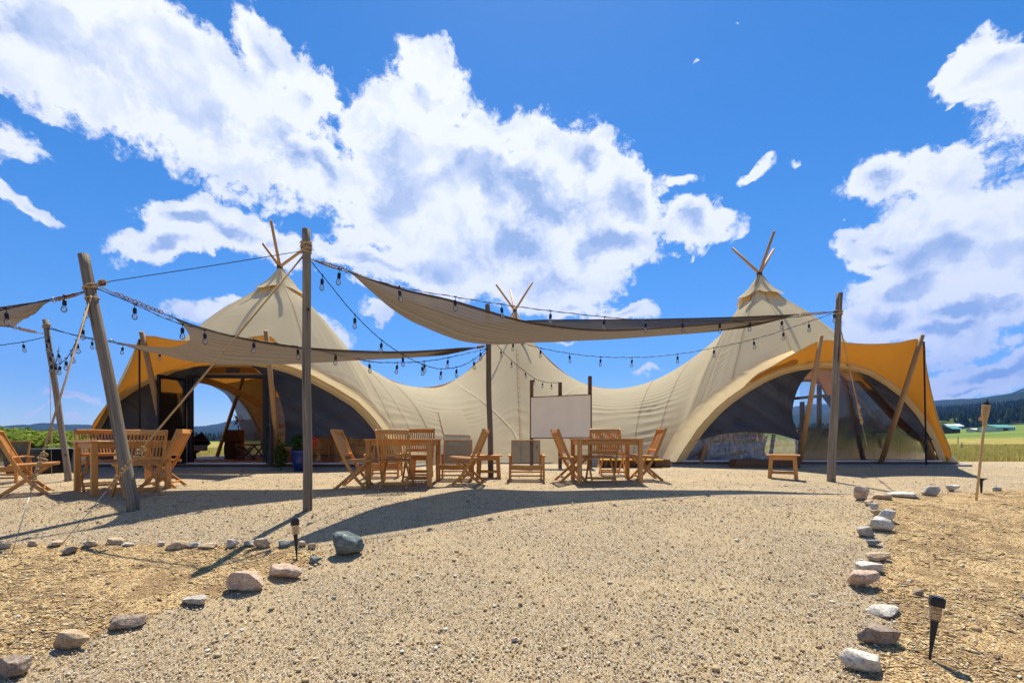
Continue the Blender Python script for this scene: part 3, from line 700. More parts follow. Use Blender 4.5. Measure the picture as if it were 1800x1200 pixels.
# field grass
def grass(name, label, n, xr, yr, hr, seed):
    rs = np.random.RandomState(seed); y = yr[0]*(yr[1]/yr[0])**rs.rand(n); x = xr[0]+(xr[1]-xr[0])*rs.rand(n); x = x*y/yr[0]
    h = rs.uniform(hr[0], hr[1], n)*(0.8+0.4*np.sin(x*1.7)*np.cos(y*.9)); a = rs.rand(n)*6.28; wd = 0.006+y*0.0007; ln = rs.randn(n, 2)*0.25*h[:, None]
    dx, dy = np.cos(a)*wd, np.sin(a)*wd; z = np.full(n, -0.08)
    v = np.zeros((n, 3, 3)); v[:, 0] = np.stack([x-dx, y-dy, z], 1); v[:, 1] = np.stack([x+dx, y+dy, z], 1); v[:, 2] = np.stack([x+ln[:, 0], y+ln[:, 1], z+h+.08], 1)
    me = bpy.data.meshes.new(name); me.vertices.add(3*n); me.vertices.foreach_set('co', v.ravel()); me.loops.add(3*n); me.loops.foreach_set('vertex_index', np.arange(3*n)); me.polygons.add(n)
    me.polygons.foreach_set('loop_start', np.arange(n)*3); me.polygons.foreach_set('loop_total', np.full(n, 3)); me.update(calc_edges=True); me.materials.append(MATS['grass_blade'])
    o = bpy.data.objects.new(name, me); COL.objects.link(o); return tag(o, label, None, kind='stuff')
grass('tall_grass', 'yellow-green tall field grass beyond the gravel at the right', 90000, (11, 18.5), (14.0, 48), (.08, .26), 3)
grass('meadow_grass', 'green grass beyond the gravel yard at the left', 30000, (-20, -8.0), (14.0, 34), (.08, .22), 4)
# fence posts in the field
for i, (px, yb, yt) in enumerate([(1684, 778, 764.5), (1690.5, 790, 778), (1768, 786, 780)]):
    Y = 0.78*F/(yb-HY+0.01); Y = min(Y, 60); p = P(px, yb, Y); p.z = land(math.atan2(p.x, Y), math.hypot(p.x, Y)); b = MB(); b.tube([(0,0,-.3), (0,0,(yb-yt)/F*Y)], 0.05 if i else .05, 8)
    o = obj('fence_post', b, 'weathered_dark'); o.location = (p.x, Y, p.z)
    tag(o, ['grey wooden fence post in the field just right of the tent end', 'thin grey fence post in the field below the distant dark barn', 'short grey fence post in the field right of the bamboo torch'][i], 'fence post', 'posts standing in the field')
# ---------------------------------------------------------------- the three-peaked tent
AL = P(492, 470, 13.1); AC = P(905, 547, 17.5); AR = P(1335, 482, 14.1)
def arc(pxs, Y): return [P(x, y, Y) for x, y in pxs]
YL, YR = 10.5, 11.6
A_L = arc([(150,828),(154,790),(163,757),(182,722),(205,695),(234,675),(264,659),(304,642),(344,632),(400,628),(440,629),(480,635),(515,645),(549,659),(590,681),(627,704),(650,726),(667,747),(684,775),(700,817)], YL)
A_R = arc([(1188,813),(1200,792),(1212,775),(1225,755),(1240,737),(1260,716),(1280,699),(1310,678),(1340,661),(1370,648),(1400,640),(1450,634),(1490,637),(1530,649),(1562,668),(1590,690),(1618,722),(1640,756),(1653,785),(1662,811)], YR)
tent = thing('event_tent', 'large cream canvas tent with three pole-topped peaks and two orange-lined arched entrances', 'tent', (0, 14, 0.05), world=True)
GZ = 0.05
def gp(px, py_y): # ground point below a pixel column at depth
    return Vector(((px-HX)/F*py_y, py_y, GZ))
ST = []     # front stations: ridge point, edge point, bulge, wrinkle
def S(T, B, bulge, wr=0.0): ST.append((T, B, bulge, wr))
nA = len(A_L)
for i, p in enumerate(A_L):
    k = i/(nA-1)
    if k < .78: S(AL, p+Vector((0, 0.02, 0.0)), 0.20 if k < .15 else 0.06+0.25*max(0, k-.6), 0.1)
    else: S(AL.lerp(P(516, 496, 13.15), (k-.78)/.22), p+Vector((0, .02, 0)), 0.10+1.1*(k-.78), 0.3)
S(P(537, 527, 13.2), gp(712, 11.0), 0.42, 0.5)
S(P(552, 558, 13.5), gp(724, 11.3), 0.48, 0.8)
S(P(578, 594, 13.85), gp(738, 11.6), 0.52, 1.0)
S(P(608, 622, 14.3), gp(752, 11.9), 0.56, 0.8)
S(P(650, 649, 14.8), gp(770, 12.1), 0.60, 0.25)
S(P(690, 670, 15.3), gp(788, 12.2), 0.62, 0.8)
S(P(732, 680, 15.6), gp(805, 12.3), 0.62, 0.6)
S(P(772, 680, 16.0), gp(826, 12.4), 0.60, 0.5)
S(P(805, 664, 16.4), gp(846, 12.5), 0.50, 0.5)
S(P(838, 637, 16.8), gp(866, 12.6), 0.32, 0.2)
S(P(868, 602, 17.1), gp(882, 12.7), 0.15, 0.3)
S(P(890, 568, 17.35), gp(896, 12.75), 0.02, 0.4)
S(AC, gp(908, 12.8), -0.10, 0.4)
S(AC, gp(925, 12.75), -0.16, 0.6)
S(P(920, 568, 17.35), gp(945, 12.7), 0.02, 0.2)
S(P(940, 604, 17.1), gp(965, 12.6), 0.15, 0.3)
S(P(972, 640, 16.8), gp(990, 12.5), 0.32, 0.4)
S(P(1006, 664, 16.5), gp(1015, 12.4), 0.50, 0.6)
S(P(1040, 678, 16.2), gp(1040, 12.3), 0.60, 0.9)
S(P(1080, 683, 15.9), gp(1066, 12.25), 0.62, 0.6)
S(P(1118, 678, 15.7), gp(1092, 12.2), 0.62, 0.4)
S(P(1150, 668, 15.55), gp(1112, 12.1), 0.60, 1.0)
S(P(1182, 652, 15.4), gp(1132, 12.0), 0.56, 1.0)
S(P(1216, 630, 15.1), gp(1150, 11.9), 0.52, 0.6)
S(P(1250, 603, 14.7), gp(1166, 11.8), 0.46, 0.3)
S(P(1281, 572, 14.4), gp(1178, 11.7), 0.40, 0.25)
for i, p in enumerate(A_R):
    k = i/(nA-1); q = 1-k
    if q < .78: S(AR, p+Vector((0, .02, 0)), 0.20 if q < .15 else 0.06+0.25*max(0, q-.6), 0.1)
    else: S(AR.lerp(P(1305, 522, 14.15), (q-.78)/.22), p+Vector((0, .02, 0)), 0.10+1.1*(q-.78), 0.3)
def station_sheet(st, sub, nv, wfreq=17.0, seed=0):
    T = catmull([s[0] for s in st], sub); B = catmull([s[1] for s in st], sub)
    par = catmull([Vector((s[2], s[3], 0)) for s in st], sub); rows = []; uvs = []; ulen = 0
    for i in range(len(T)):
        t, b = T[i], B[i]; bl = par[i].x; wr = par[i].y
        h = Vector((b.x-t.x, b.y-t.y, 0)); h = h.normalized() if h.length > 1e-6 else Vector((0,-1,0))
        dirn = (h*0.75+Vector((0,0,0.65))).normalized()
        m_ = t.lerp(b, 0.60)+dirn*bl*2
        row = []; ur = []
        if i: ulen += (B[i]-B[i-1]).length
        for j in range(nv+1):
            v = j/nv; p = t*(1-v)**2+m_*2*v*(1-v)+b*v*v
            env = math.sin(math.pi*min(1, max(0, (v-.12)/.88)))**0.8 if v > .12 else 0
            q = v*wfreq+2.2*noise.noise(Vector((ulen*0.55, v*3, seed)))
            rid = 1-abs(2*((q) % 1.0)-1); rid = rid**2
            gate = max(0, noise.noise(Vector((ulen*0.9+7, v*5, seed+4)))+0.35)
            d = wr*env*gate*0.055*rid + 0.012*env*noise.noise(Vector((p.x*1.5, p.y*1.5, p.z*1.5)))
            # long soft tension folds running down the cloth
            d += 0.012*env*noise.noise(Vector((ulen*3.2, v*0.8, seed+9)))
            ap = min((AL, AC, AR), key=lambda q_: (q_.xy-p.xy).length); sa = (p-ap).length; th = math.atan2(p.x-ap.x, -(p.y-ap.y))
            kv = min(1, v/.06)
            d -= kv*0.15*math.exp(-((sa-1.0)/.8)**2)
            for c0 in ((-.80, .62, 2.6) if ap is not AC else (-.9, .9, 3.1)):      # ridges over the poles
                dt = abs((th-c0+math.pi) % (2*math.pi)-math.pi); d += kv*.05*max(0, 1-dt/.30)**1.3*min(1, sa/.8)*math.exp(-max(0, sa-1.2)/1.7)
            row.append(p+dirn*d); ur.append((ulen, v*6))
        rows.append(row); uvs.append(ur)
    return rows, uvs
front, fuv = station_sheet(ST, 8, 96)
mb = MB(); mb.grid(front, uvs=fuv)
# outside is the front face

obj('canopy', mb, 'canvas', tent)
# back of the tent
def ringp(c, r, deg, z=GZ): return Vector((c.x+r*math.cos(R(deg)), c.y+r*math.sin(R(deg)), z))
BS = []
def open_arch(c, deg, mid, half, zt, r=4.55):
    k = (deg-mid)/half
    if abs(k) >= 1: return ringp(c, r, deg)
    e = (1-abs(k)**2.4)**.6; return ringp(c, r-0.30*e*e, deg, GZ+zt*e)
BS.append((AL, A_L[0]+Vector((0,.05,0)), .24, 0))
for d_ in list(range(214, 196, -8))+[190, 184]+[180, 178, 175, 170, 164, 158, 151, 144, 138, 132, 127, 124, 122]+[116, 108, 100]:
    e_ = open_arch(AL, d_, 151, 27.5, 2.62)
    BS.append((AL, e_, 0.12-0.11*min(1, (e_.z-GZ)/2.0), 0))
for T_, (bx, by), bl in [(P(537,527,13.2), (-6.6,18.6), .2), (P(578,594,13.85), (-5.3,18.4), .3), (P(650,649,14.8), (-4.2,18.6), .6), (P(732,680,15.6), (-3.3,19.2), .6), (P(805,664,16.4), (-2.6,20), .5), (P(868,602,17.1), (-1.9,21), .35),
                         (AC, (-0.9,21.8), .3), (AC, (.1,22), .3), (AC, (1.2,21.8), .3), (P(940,604,17.1), (2.3,21), .35), (P(1006,664,16.5), (3.2,20), .5), (P(1080,683,15.9), (4.2,19.4), .6), (P(1150,668,15.55), (5.4,19.2), .4), (P(1216,630,15.1), (6.6,19.4), .25), (P(1281,572,14.4), (7.8,19.6), .15)]:
    BS.append((T_, Vector((bx, by, GZ)), bl, 0))
for d_ in [80, 74, 68, 64, 61.4, 60.5, 58, 54, 50, 46, 42, 37, 32, 28, 25, 23.5, 22.6, 20, 16, 12, 4, -4, -10, -18, -26, -34]:
    e_ = open_arch(AR, d_, 42, 19.5, 2.85)
    BS.append((AR, e_, 0.12-0.11*min(1, (e_.z-GZ)/2.0), 0))
BS.append((AR, A_R[-1]+Vector((0,.05,0)), .24, 0))
back, buv = station_sheet(BS, 6, 40, seed=3)
for row_ in back:
    for j_ in range(1, 14): row_[j_] = row_[j_]-Vector((0, 0, .10*min(1, j_/2)*(1-j_/14)))
mb = MB(); mb.grid(back, uvs=buv); mb.f = [list(reversed(f)) for f in mb.f]; mb.uv = [list(reversed(u)) for u in mb.uv]; obj('canopy', mb, 'canvas', tent)
# seams: narrow raised tapes down the canvas
def seam_at(idx, w_=0.028, v0=0.05, v1=0.985):
    r = front[min(idx, len(front)-1)]; r2 = front[min(idx+1, len(front)-1)]; mbs = MB(); rows = []
    n_ = len(r); a0, a1 = int(v0*n_), int(v1*n_); l = []; rr = []
    for j in range(a0, a1):
        d = (r2[j]-r[j]); d = d.normalized() if d.length > 1e-6 else Vector((1,0,0))
        nn = Vector((0,-0.8,0.6)); zig = 0.004*math.sin(j*1.3)
        l.append(r[j]+nn*0.012-d*(w_/2)+d*zig); rr.append(r[j]+nn*0.012+d*(w_/2)+d*zig)
    mbs.grid([l, rr]); obj('seam', mbs, 'canvas_seam', tent)
nF = len(front)
def idx_for(px_ground):
    best = min(range(nF), key=lambda i: abs(HX+F*front[i][-1].x/front[i][-1].y-px_ground)); return best
for g_ in (716, 741, 771, 915, 1112, 1151): seam_at(idx_for(g_))
for i_ in (6, 9, 13, len(ST)-18, len(ST)-14, len(ST)-10, len(ST)-7): seam_at(i_*8, .024)
# lacing loops down the middle seam of the central peak
ci = idx_for(915); lc = MB()
for j in range(26, 92, 3):
    p = front[ci][j]+Vector((0.03, -.02, .015)); lc.tube([p+Vector((-.035,0,.01)), p+Vector((0,-.02,0)), p+Vector((.04,0,-.02))], 0.008, 5)
tag(obj('lacing', lc, 'rope', tent))
# small patch window sewn on the left passage
_fp = np.array([[tuple(p) for p in row] for row in front]).reshape(-1, 3); _fq = np.stack([HX+F*_fp[:, 0]/_fp[:, 1], HY-F*(_fp[:, 2]-EYE)/_fp[:, 1]], 1)
def surf(px, py):
    """the point of the front canopy on a sight line"""
    e = (_fq[:, 0]-px)**2+(_fq[:, 1]-py)**2; w_ = np.exp(-e/18.0)+1e-30; m_ = w_ > w_.max()*1e-3
    return Vector((_fp[m_]*w_[m_][:, None]).sum(0)/w_[m_].sum())
pa, pb, pc, pd = surf(770, 722), surf(812, 722), surf(829, 766), surf(781, 765)
nn = Vector((0,-.03,.02)); patch = MB()
rows = []
for j in range(9):
    l = pa.lerp(pd, j/8); r = pb.lerp(pc, j/8); row = []
    for i in range(9):
        p = l.lerp(r, i/8); s_ = surf(HX+F*p.x/p.y, HY-F*(p.z-EYE)/p.y); row.append(s_+nn+Vector((0,-0.012*(1 if (i+j) % 3 == 0 else 0),0)))
    rows.append(row)
patch.grid(rows); patch.f = [list(reversed(f)) for f in patch.f]; obj('sewn_patch', patch, 'canvas', tent)
for arc_ in ([(800,672),(822,688),(846,704),(870,725),(891,746),(905,764),(916,790)], [(1020,680),(1000,690),(978,712),(958,745),(944,785)]):
    b = MB(); b.tube([p+Vector((0,-.01,0)) for p in catmull([surf(*q)+Vector((0,.035,-.02)) for q in arc_], 8)], .055, 12, scale=None); obj('arch_ridge', b, 'canvas_plain', tent)

# awnings: canvas between the arch and the strutted outer edge
def awning(A, E, name):
    rows = loft(A, E, 64, 14, lambda u, t, p: Vector((0, 0, (-0.02 if name == 'l' else -0.12)*math.sin(math.pi*t)*math.sin(math.pi*u)+0.03*noise.noise(Vector((u*26, t*2, 3)))*math.sin(math.pi*t))))
    mb = MB(); mb.grid(rows); mb.f = [list(reversed(f)) for f in mb.f]
    obj('awning', mb, 'canvas', tent)
    hem = MB(); hem.tube(resample(E, 60), 0.014, 6); obj('awning_hem', hem, 'trim', tent)
E_R = [A_R[7]+Vector((0,-.02,.02)), P(1330,659,11.45), P(1352,647,11.25), P(1392,624,10.9), P(1443,599,10.55), P(1490,603,10.7), P(1530,605,10.75), P(1575,603,10.7), P(1620,598,10.5), P(1627,640,10.8), P(1637,690,11.1), P(1650,740,11.4), P(1672,796,11.55), A_R[-1]+Vector((.02,0,0))]
E_L = [A_L[0]+Vector((-.02,0,0)), P(160,756,10.3), P(178,724,10.1), P(205,688,9.8), P(230,640,9.5), P(250,592,9.3), P(305,598,9.5), P(360,600,9.55), P(415,597,9.5), P(468,590,9.3), P(486,602,9.75), P(500,619,10.1), A_L[8]+Vector((0,-.02,.10))]
awning(A_R[7:], catmull(E_R, 6), 'r'); awning(A_L[:9], catmull(E_L, 6), 'l')
def flap(O, A, Y, rev):
    rows = loft(catmull([P(*o) for o in O], 8), A, 60, 8, lambda u, t, p: Vector((0, -.09*math.sin(math.pi*t)-.02*noise.noise(Vector((u*30, t*3, 1))), .06*math.sin(math.pi*t))))
    mb = MB(); mb.grid(rows)
    if rev: mb.f = [list(reversed(f)) for f in mb.f]
    obj('arch_flap', mb, 'canvas', tent)
flap([(1160,814,11.55),(1190,756,11.5),(1232,709,11.45),(1284,669,11.45),(1330,641,11.4),(1392,616,11.2)], A_R[:11], YR, True)
flap([(724,816,10.75),(702,772,10.5),(668,722,10.42),(628,684,10.4),(575,652,10.4),(520,626,10.4)], list(reversed(A_L[8:])), YL, False)
# arch trim bands and laminated arch beams
def arch_band(A, wd, Yo, m, name):
    rows = []; cs = resample(A, 80); c = sum(cs, Vector())/len(cs); c.z = GZ+0.6
    inner = []
    for i, p in enumerate(cs):
        tg = (cs[min(i+1, 79)]-cs[max(i-1, 0)]).normalized(); n_ = Vector((tg.z, 0, -tg.x))
        if n_.dot(c-p) < 0: n_ = -n_
        inner.append(p+n_*wd)
    off = Vector((0, Yo, 0))
    mb = MB(); mb.grid([[p+off for p in cs], [p+off for p in inner]]); obj(name, mb, m, tent)
    return inner
inL = arch_band(A_L, 0.17, -0.03, 'trim', 'arch_trim'); inR = arch_band(A_R, 0.17, -0.03, 'trim', 'arch_trim')
for A in (inL, inR):
    b = MB(); b.sweep([p+Vector((0, .10, 0)) for p in resample(A, 40)], rect(.06, .12, .01), up=(0,1,0)); obj('arch_beam', b, 'pine', tent)
for (c, mid, half, zt) in ((AL, 151, 27.5, 2.62), (AR, 42, 19.5, 2.85)):
    b = MB(); b.sweep([open_arch(c, mid+half*0.999*k/20, mid, half, zt, 4.5) for k in range(-20, 21)], rect(.07, .10, .01)); obj('arch_beam', b, 'pine', tent)
# inner arch beams crossing the ceilings
for pts in ([P(330,664,11.4), P(372,672,12.0), P(420,690,12.6), P(464,716,13.2), P(520,760,13.6), P(545,800,13.8)],
            [P(1494,640,12.0), P(1530,672,12.6), P(1575,722,13.3), P(1605,770,13.8), P(1612,802,14)],
            [P(478,690,11.6), P(486,740,11.8), P(490,800,12)]):
    b = MB(); b.sweep(catmull(pts, 8), rect(.07, .16, .01)); obj('arch_beam', b, 'pine', tent)
# tipi poles: from the ground, crossing at each apex, tips out of the top
def tipi(apex, tips, feet, Ys):
    ap = apex+Vector((0,0,.02))
    for (tx, ty), dy in zip(tips, Ys):
        tip = P(tx, ty, apex.y+dy); d = (tip-ap).normalized()
        foot = ap-d*((ap.z-GZ)/d.z)
        hd = Vector((ap.x-tip.x, ap.y-tip.y, 0)); hd = hd.normalized() if hd.length > .05 else Vector((0,-1,0))
        foot = Vector((ap.x, ap.y, GZ))+hd*3.9
        b = MB(); b.sweep([foot, ap, tip], circ(0.045, 10), smooth=True, scale=[1.3, 1.0, .8]); obj('tent_pole', b, 'pole_wood', tent)
    b = MB(); 
    for k in range(4): b.tube([ap+Vector((0.07*math.cos(a), 0.07*math.sin(a), -0.05+.03*k)) for a in [x*0.6 for x in range(11)]], 0.012, 5)
    obj('lashing', b, 'black_plastic', tent)
tipi(AL, [(476,387),(462,428),(530,441)], None, [-0.8, -.2, -.6]); tipi(AC, [(872,500),(897,511),(936,496)], None, [-.5, .7, -.2]); tipi(AR, [(1287,436),(1361,406),(1360,438)], None, [.2, -.8, .8])
# smoke hoods
def hood(apex, rot, r=0.60, drop=0.80, flare=.13):
    n = 48; rows = []
    for j in range(9):
        v = j/8; row = []
        for i in range(n+1):
            a = 2*math.pi*i/n; s4 = abs(math.sin(2*a)); rr = (0.035+r*v*(0.80+0.30*s4**1.5)+flare*v*v*v*(0.3+s4))
            z = -0.02-drop*v*(0.80+0.28*s4)+0.02*math.sin(a*9)*v
            row.append(Vector((apex.x+rr*math.cos(a+rot), apex.y+rr*math.sin(a+rot), apex.z+z)))
        rows.append(row)
    mb = MB(); mb.grid(rows); mb.f = [list(reversed(f)) for f in mb.f]; obj('smoke_hood', mb, 'hood', tent)
hood(AL, R(32), .49, .74, .17); hood(AC, R(45), .30, .5, .08); hood(AR, R(62), .49, .74, .17)
# awning struts and straps
for (tx, ty, tY), (fx, fY) in [((1443,594,10.5), (1405,11.45)), ((1620,593,10.45), (1549,11.45)), ((250,588,9.25), (297,10.35)), ((468,586,9.25), (489,10.35))]:
    top = P(tx, ty, tY); f = Vector(((fx-HX)/F*fY, fY, 0.16)); b = MB(); b.tube([f, f.lerp(top, .5)+Vector((.01,0,0)), top+(top-f).normalized()*0.06], 0.055, 12, scale=[1.05, 1, .85]); obj('strut', b, 'pole_wood', tent)
for (tx, ty, tY), (fx, fY), m in [((1624,600,10.4), (1628,11.2), 'cable_black'), ((245,596,9.2), (246,10.2), 'cable_black')]:
    top = P(tx, ty, tY); f = Vector(((fx-HX)/F*fY, fY, 0.1)); b = MB(); b.sweep([top, f], rect(.035, .006, .001)); obj('strap', b, m, tent)
    b = MB(); q = f.lerp(top, .2); b.box(q, (.06,.04,.14)); b.box(q+Vector((.03,0,-.12)), (.03,.03,.16)); obj('ratchet', b, 'black_plastic', tent)
# low deck, foundation, rugs
def slab(name, pts, z0, z1, m, parent=tent):
    b = MB(); n = len(pts); b.v = [Vector((x, y, z0)) for x, y in pts]+[Vector((x, y, z1)) for x, y in pts]
    b.face(list(range(n, 2*n)), [(x, y) for x, y in pts]); 
    for j in range(n): b.face([j, (j+1) % n, n+(j+1) % n, n+j], [(0,0),(0,1),(.1,1),(.1,0)])
    return obj(name, b, m, parent)
def diskp(c, r, y0): return [(c.x+r*math.cos(a), max(y0, c.y+r*math.sin(a))) for a in [2*math.pi*k/40 for k in range(40)]]
slab('concrete_pad', diskp(AL, 4.75, YL-.22), 0.0, 0.10, 'concrete'); slab('concrete_pad', diskp(AR, 4.75, YR-.22), 0.0, 0.10, 'concrete')
slab('deck', diskp(AL, 4.45, YL-.10), 0.102, 0.16, 'planter_wood'); slab('deck', diskp(AR, 4.45, YR-.10), 0.102, 0.16, 'planter_wood')
slab('passage_floor', [(-5.5,12.6),(5.9,12.6),(5.9,17.5),(-5.5,17.5)], 0.02, 0.098, 'concrete')
for A, Y_ in ((A_L, YL), (A_R, YR)):
    b = MB(); b.sweep([Vector((A[0].x+.15, Y_-.06, .135+.0)), Vector((A[-1].x-.15, Y_-.06, .135))], rect(.05, .05)); obj('sill', b, 'pine', tent)
    b = MB(); b.sweep([Vector((A[0].x+.15, Y_-.05, .185)), Vector((A[-1].x-.15, Y_-.05, .185))], rect(.03, .035)); obj('sill_strip', b, 'white_paint', tent)
# drapes of dark netting in the arches
def drape(top, bot, m, name='netting_panel', n=50, k=20, seed=0, amp=.05):
    rows = loft(catmull(top, 5), catmull(bot, 5), n, k, lambda u, t, p: Vector((0, 2.2*amp*math.sin(math.pi*t)*(noise.noise(Vector((u*9+t*3, t*2, seed)))+.6*noise.noise(Vector((u*22+6*t, t*3, seed+3)))), 0)))
    mb = MB(); mb.grid(rows); return obj(name, mb, m, tent)
yl = YL+.02; yr = YR+.02
def PP(l, Y): return [P(x, y, Y) for x, y in l]
drape(PP([(424,634),(450,634),(480,639),(515,650),(549,664),(590,686),(627,709),(650,731),(672,775)], yl), PP([(424,634),(452,650),(476,672),(492,700),(501,740),(505,786),(545,771),(600,768),(640,772),(672,775)], yl-.05), 'netting', seed=1)
drape(PP([(156,800),(168,760),(186,726),(209,699),(238,679),(268,663),(308,646),(348,636),(385,633)], yl), PP([(156,812),(200,815),(240,815),(282,812),(290,780),(303,745),(325,705),(352,664),(385,633)], yl-.03), 'netting', seed=2)
drape(PP([(1212,779),(1228,760),(1244,741),(1264,720),(1284,703),(1314,682),(1344,665),(1374,652),(1404,644),(1444,639)], yr), PP([(1212,779),(1260,764),(1310,759),(1360,762),(1407,773),(1398,752),(1393,722),(1402,685),(1421,656),(1444,639)], yr-.05), 'netting', seed=3)
drape(PP([(1486,641),(1526,654),(1558,672),(1586,694),(1614,726),(1636,760),(1654,782)], yr), PP([(1486,641),(1510,655),(1540,686),(1578,728),(1605,754),(1624,770),(1654,782)], yr-.05), 'netting', seed=4)
# clear vinyl closing the arches
def between(A, x0, x1, Y, zb=.2, m='vinyl', name='vinyl_panel', topz=None, seed=0, amp=.004):
    cs = [p for p in resample(A, 200) if x0 <= HX+F*p.x/p.y <= x1]
    cs = [Vector((p.x*Y/p.y, Y, p.z)) for p in cs]
    if topz: cs = [Vector((p.x, p.y, min(p.z, topz))) for p in cs]
    bt = [Vector((p.x, p.y, zb)) for p in cs]
    rows = [[a.lerp(b, j/14)+Vector((0, amp*math.sin(math.pi*j/14)*noise.noise(Vector((a.x*2.2+j*.25, j*.4, seed))), 0)) for a, b in zip(cs, bt)] for j in range(15)]
    mb = MB(); mb.grid(rows); return obj(name, mb, m, tent)
between(inL, 160, 276, YL+.12); between(inL, 484, 697, YL+.12, m='vinyl', seed=2); 
between(inR, 1196, 1404, YR+.12, m='vinyl_wrinkled', topz=.98, seed=3, amp=.05); between(inR, 1404, 1655, YR+.14, m='vinyl', seed=5)
# orange-lit gable panel above the left doors with a beam and a small vent
gb = MB(); gb.grid(loft(PP([(318,664),(345,642),(390,636),(424,636),(446,646),(463,663)], YL+.2), PP([(318,664),(350,664),(390,664),(424,664),(446,664),(463,663)], YL+.2), 30, 4)); obj('gable_panel', gb, 'canvas', tent)
b = MB(); b.box(P(398, 659.5, YL+.12), (1.78, .09, .11)); obj('beam', b, 'pine', tent)
b = MB(); b.box(P(409, 651, YL+.16), (.30, .02, .10)); obj('vent', b, 'charcoal_cloth', tent)
# doors of the left entrance
dz0 = .16; 
def zt_of(py, Y): return EYE-(py-HY)/F*Y
dtop = zt_of(664, YL)
df = MB()
for px in (334, 466):
    x = (px-HX)/F*YL; df.box((x, YL+.02, (dz0+dtop)/2), (.10, .10, dtop-dz0))
df.box(((400-HX)/F*YL, YL+.02, dtop+.03), (1.84, .11, .07)); df.box(((400-HX)/F*YL, YL+.02, dz0-.01), (1.84, .11, .04))
obj('door_frame', df, 'black_metal', tent)
for px in (326, 478):
    b = MB(); x = (px-HX)/F*(YL+.1); b.box((x, YL+.13, 1.15), (.13, .08, 2.0)); obj('post', b, 'pine', tent)
def leaf(hx, hy, ex, ey, midz, panelz):
    h = Vector((hx, hy, 0)); e = Vector((ex, ey, 0)); d = (e-h).normalized(); z0, z1 = dz0+.02, dtop-.03
    L = (e-h).length
    dr = MB()
    for q in (h+d*.03, e-d*.03): dr.sweep([q+Vector((0,0,z0)), q+Vector((0,0,z1))], rect(.05,.07), up=d)
    for z in (z1-.03, midz): dr.sweep([h+Vector((0,0,z)), e+Vector((0,0,z))], rect(.045,.075))
    o = obj('door', dr, 'black_metal', tent)
    dp = MB(); c0 = h+d*.05; c1 = e-d*.05
    dp.v += [c0+Vector((0,0,midz)), c1+Vector((0,0,midz)), c1+Vector((0,0,z1)), c0+Vector((0,0,z1))]; dp.face([0,1,2,3])
    if panelz < midz-.1:
        dp.v += [c0+Vector((0,0,panelz)), c1+Vector((0,0,panelz)), c1+Vector((0,0,midz)), c0+Vector((0,0,midz))]; dp.face([4,5,6,7])
    obj('pane', dp, 'pane', o)
    kp = MB(); kp.sweep([c0+Vector((0,0,(z0+panelz)/2)), c1+Vector((0,0,(z0+panelz)/2))], rect(.03, panelz-z0)); obj('kick_plate', kp, 'black_metal', o)
    hd = MB(); n_ = Vector((d.y, -d.x, 0))*.06; hd.tube([e-d*.05+n_+Vector((0,0,1.0)), e-d*.05+n_+Vector((0,0,1.25))], .012, 8); obj('handle', hd, 'black_metal', o)
xl = (331-HX)/F*YL; leaf(xl-.03, YL-.05, (279-HX)/F*9.75, 9.72, 1.02, .5)
xr = (468-HX)/F*YL; leaf(xr+.03, YL-.02, (478.5-HX)/F*9.95, 9.93, 1.05, .5)
# netting lining round the inside of the back walls
def lining(c, mid, half, a0, a1, m):
    rows = []
    for j in range(9):
        z = .17+j*.25; row = []
        for d_ in np.linspace(a0, a1, 60):
            r_ = 4.12-.02*j*j+.03*noise.noise(Vector((d_*.12, z, 3))); row.append(Vector((c.x+r_*math.cos(R(d_)), c.y+r_*math.sin(R(d_)), z)))
        rows.append(row)
    b = MB(); b.grid(rows); obj('netting_lining', b, m, tent)
lining(AL, 0, 0, 62, 121, 'netting_light'); lining(AL, 0, 0, 182, 214, 'netting'); lining(AL, 0, 0, -30, 40, 'netting')
lining(AR, 0, 0, 63, 118, 'wall_grey'); lining(AR, 0, 0, -34, 22, 'wall_grey'); lining(AR, 0, 0, 140, 205, 'netting')
# grey netting inside, seen through the doors and windows
drape(PP([(372,678),(396,692),(411,715),(419,740),(426,772),(429,806)], 15.4), PP([(480,660),(480,690),(480,715),(480,740),(480,772),(480,806)], 15.2), 'netting_light', 'netting_curtain', seed=7, amp=.03)
drape(PP([(1470,670),(1490,668),(1515,670),(1538,676)], 13.6), PP([(1470,790),(1490,790),(1515,790),(1538,790)], 13.6), 'netting_light', 'netting_curtain', seed=8, amp=.02)
drape(PP([(1398,752),(1430,752),(1465,752),(1500,752)], 14.6), PP([(1398,806),(1430,806),(1465,806),(1500,806)], 14.6), 'wall_grey', 'netting_curtain', seed=9, amp=.03)
for a, b2 in (((1398,700),(1500,690)), ((1440,676),(1440,760)), ((1478,680),(1478,780)), ((1410,706),(1410,760))):
    b = MB(); b.sweep([P(*a, 16.6), P(*b2, 16.6)], rect(.10, .16), up=(0,1,0)); obj('timber', b, 'weathered_dark', tent)

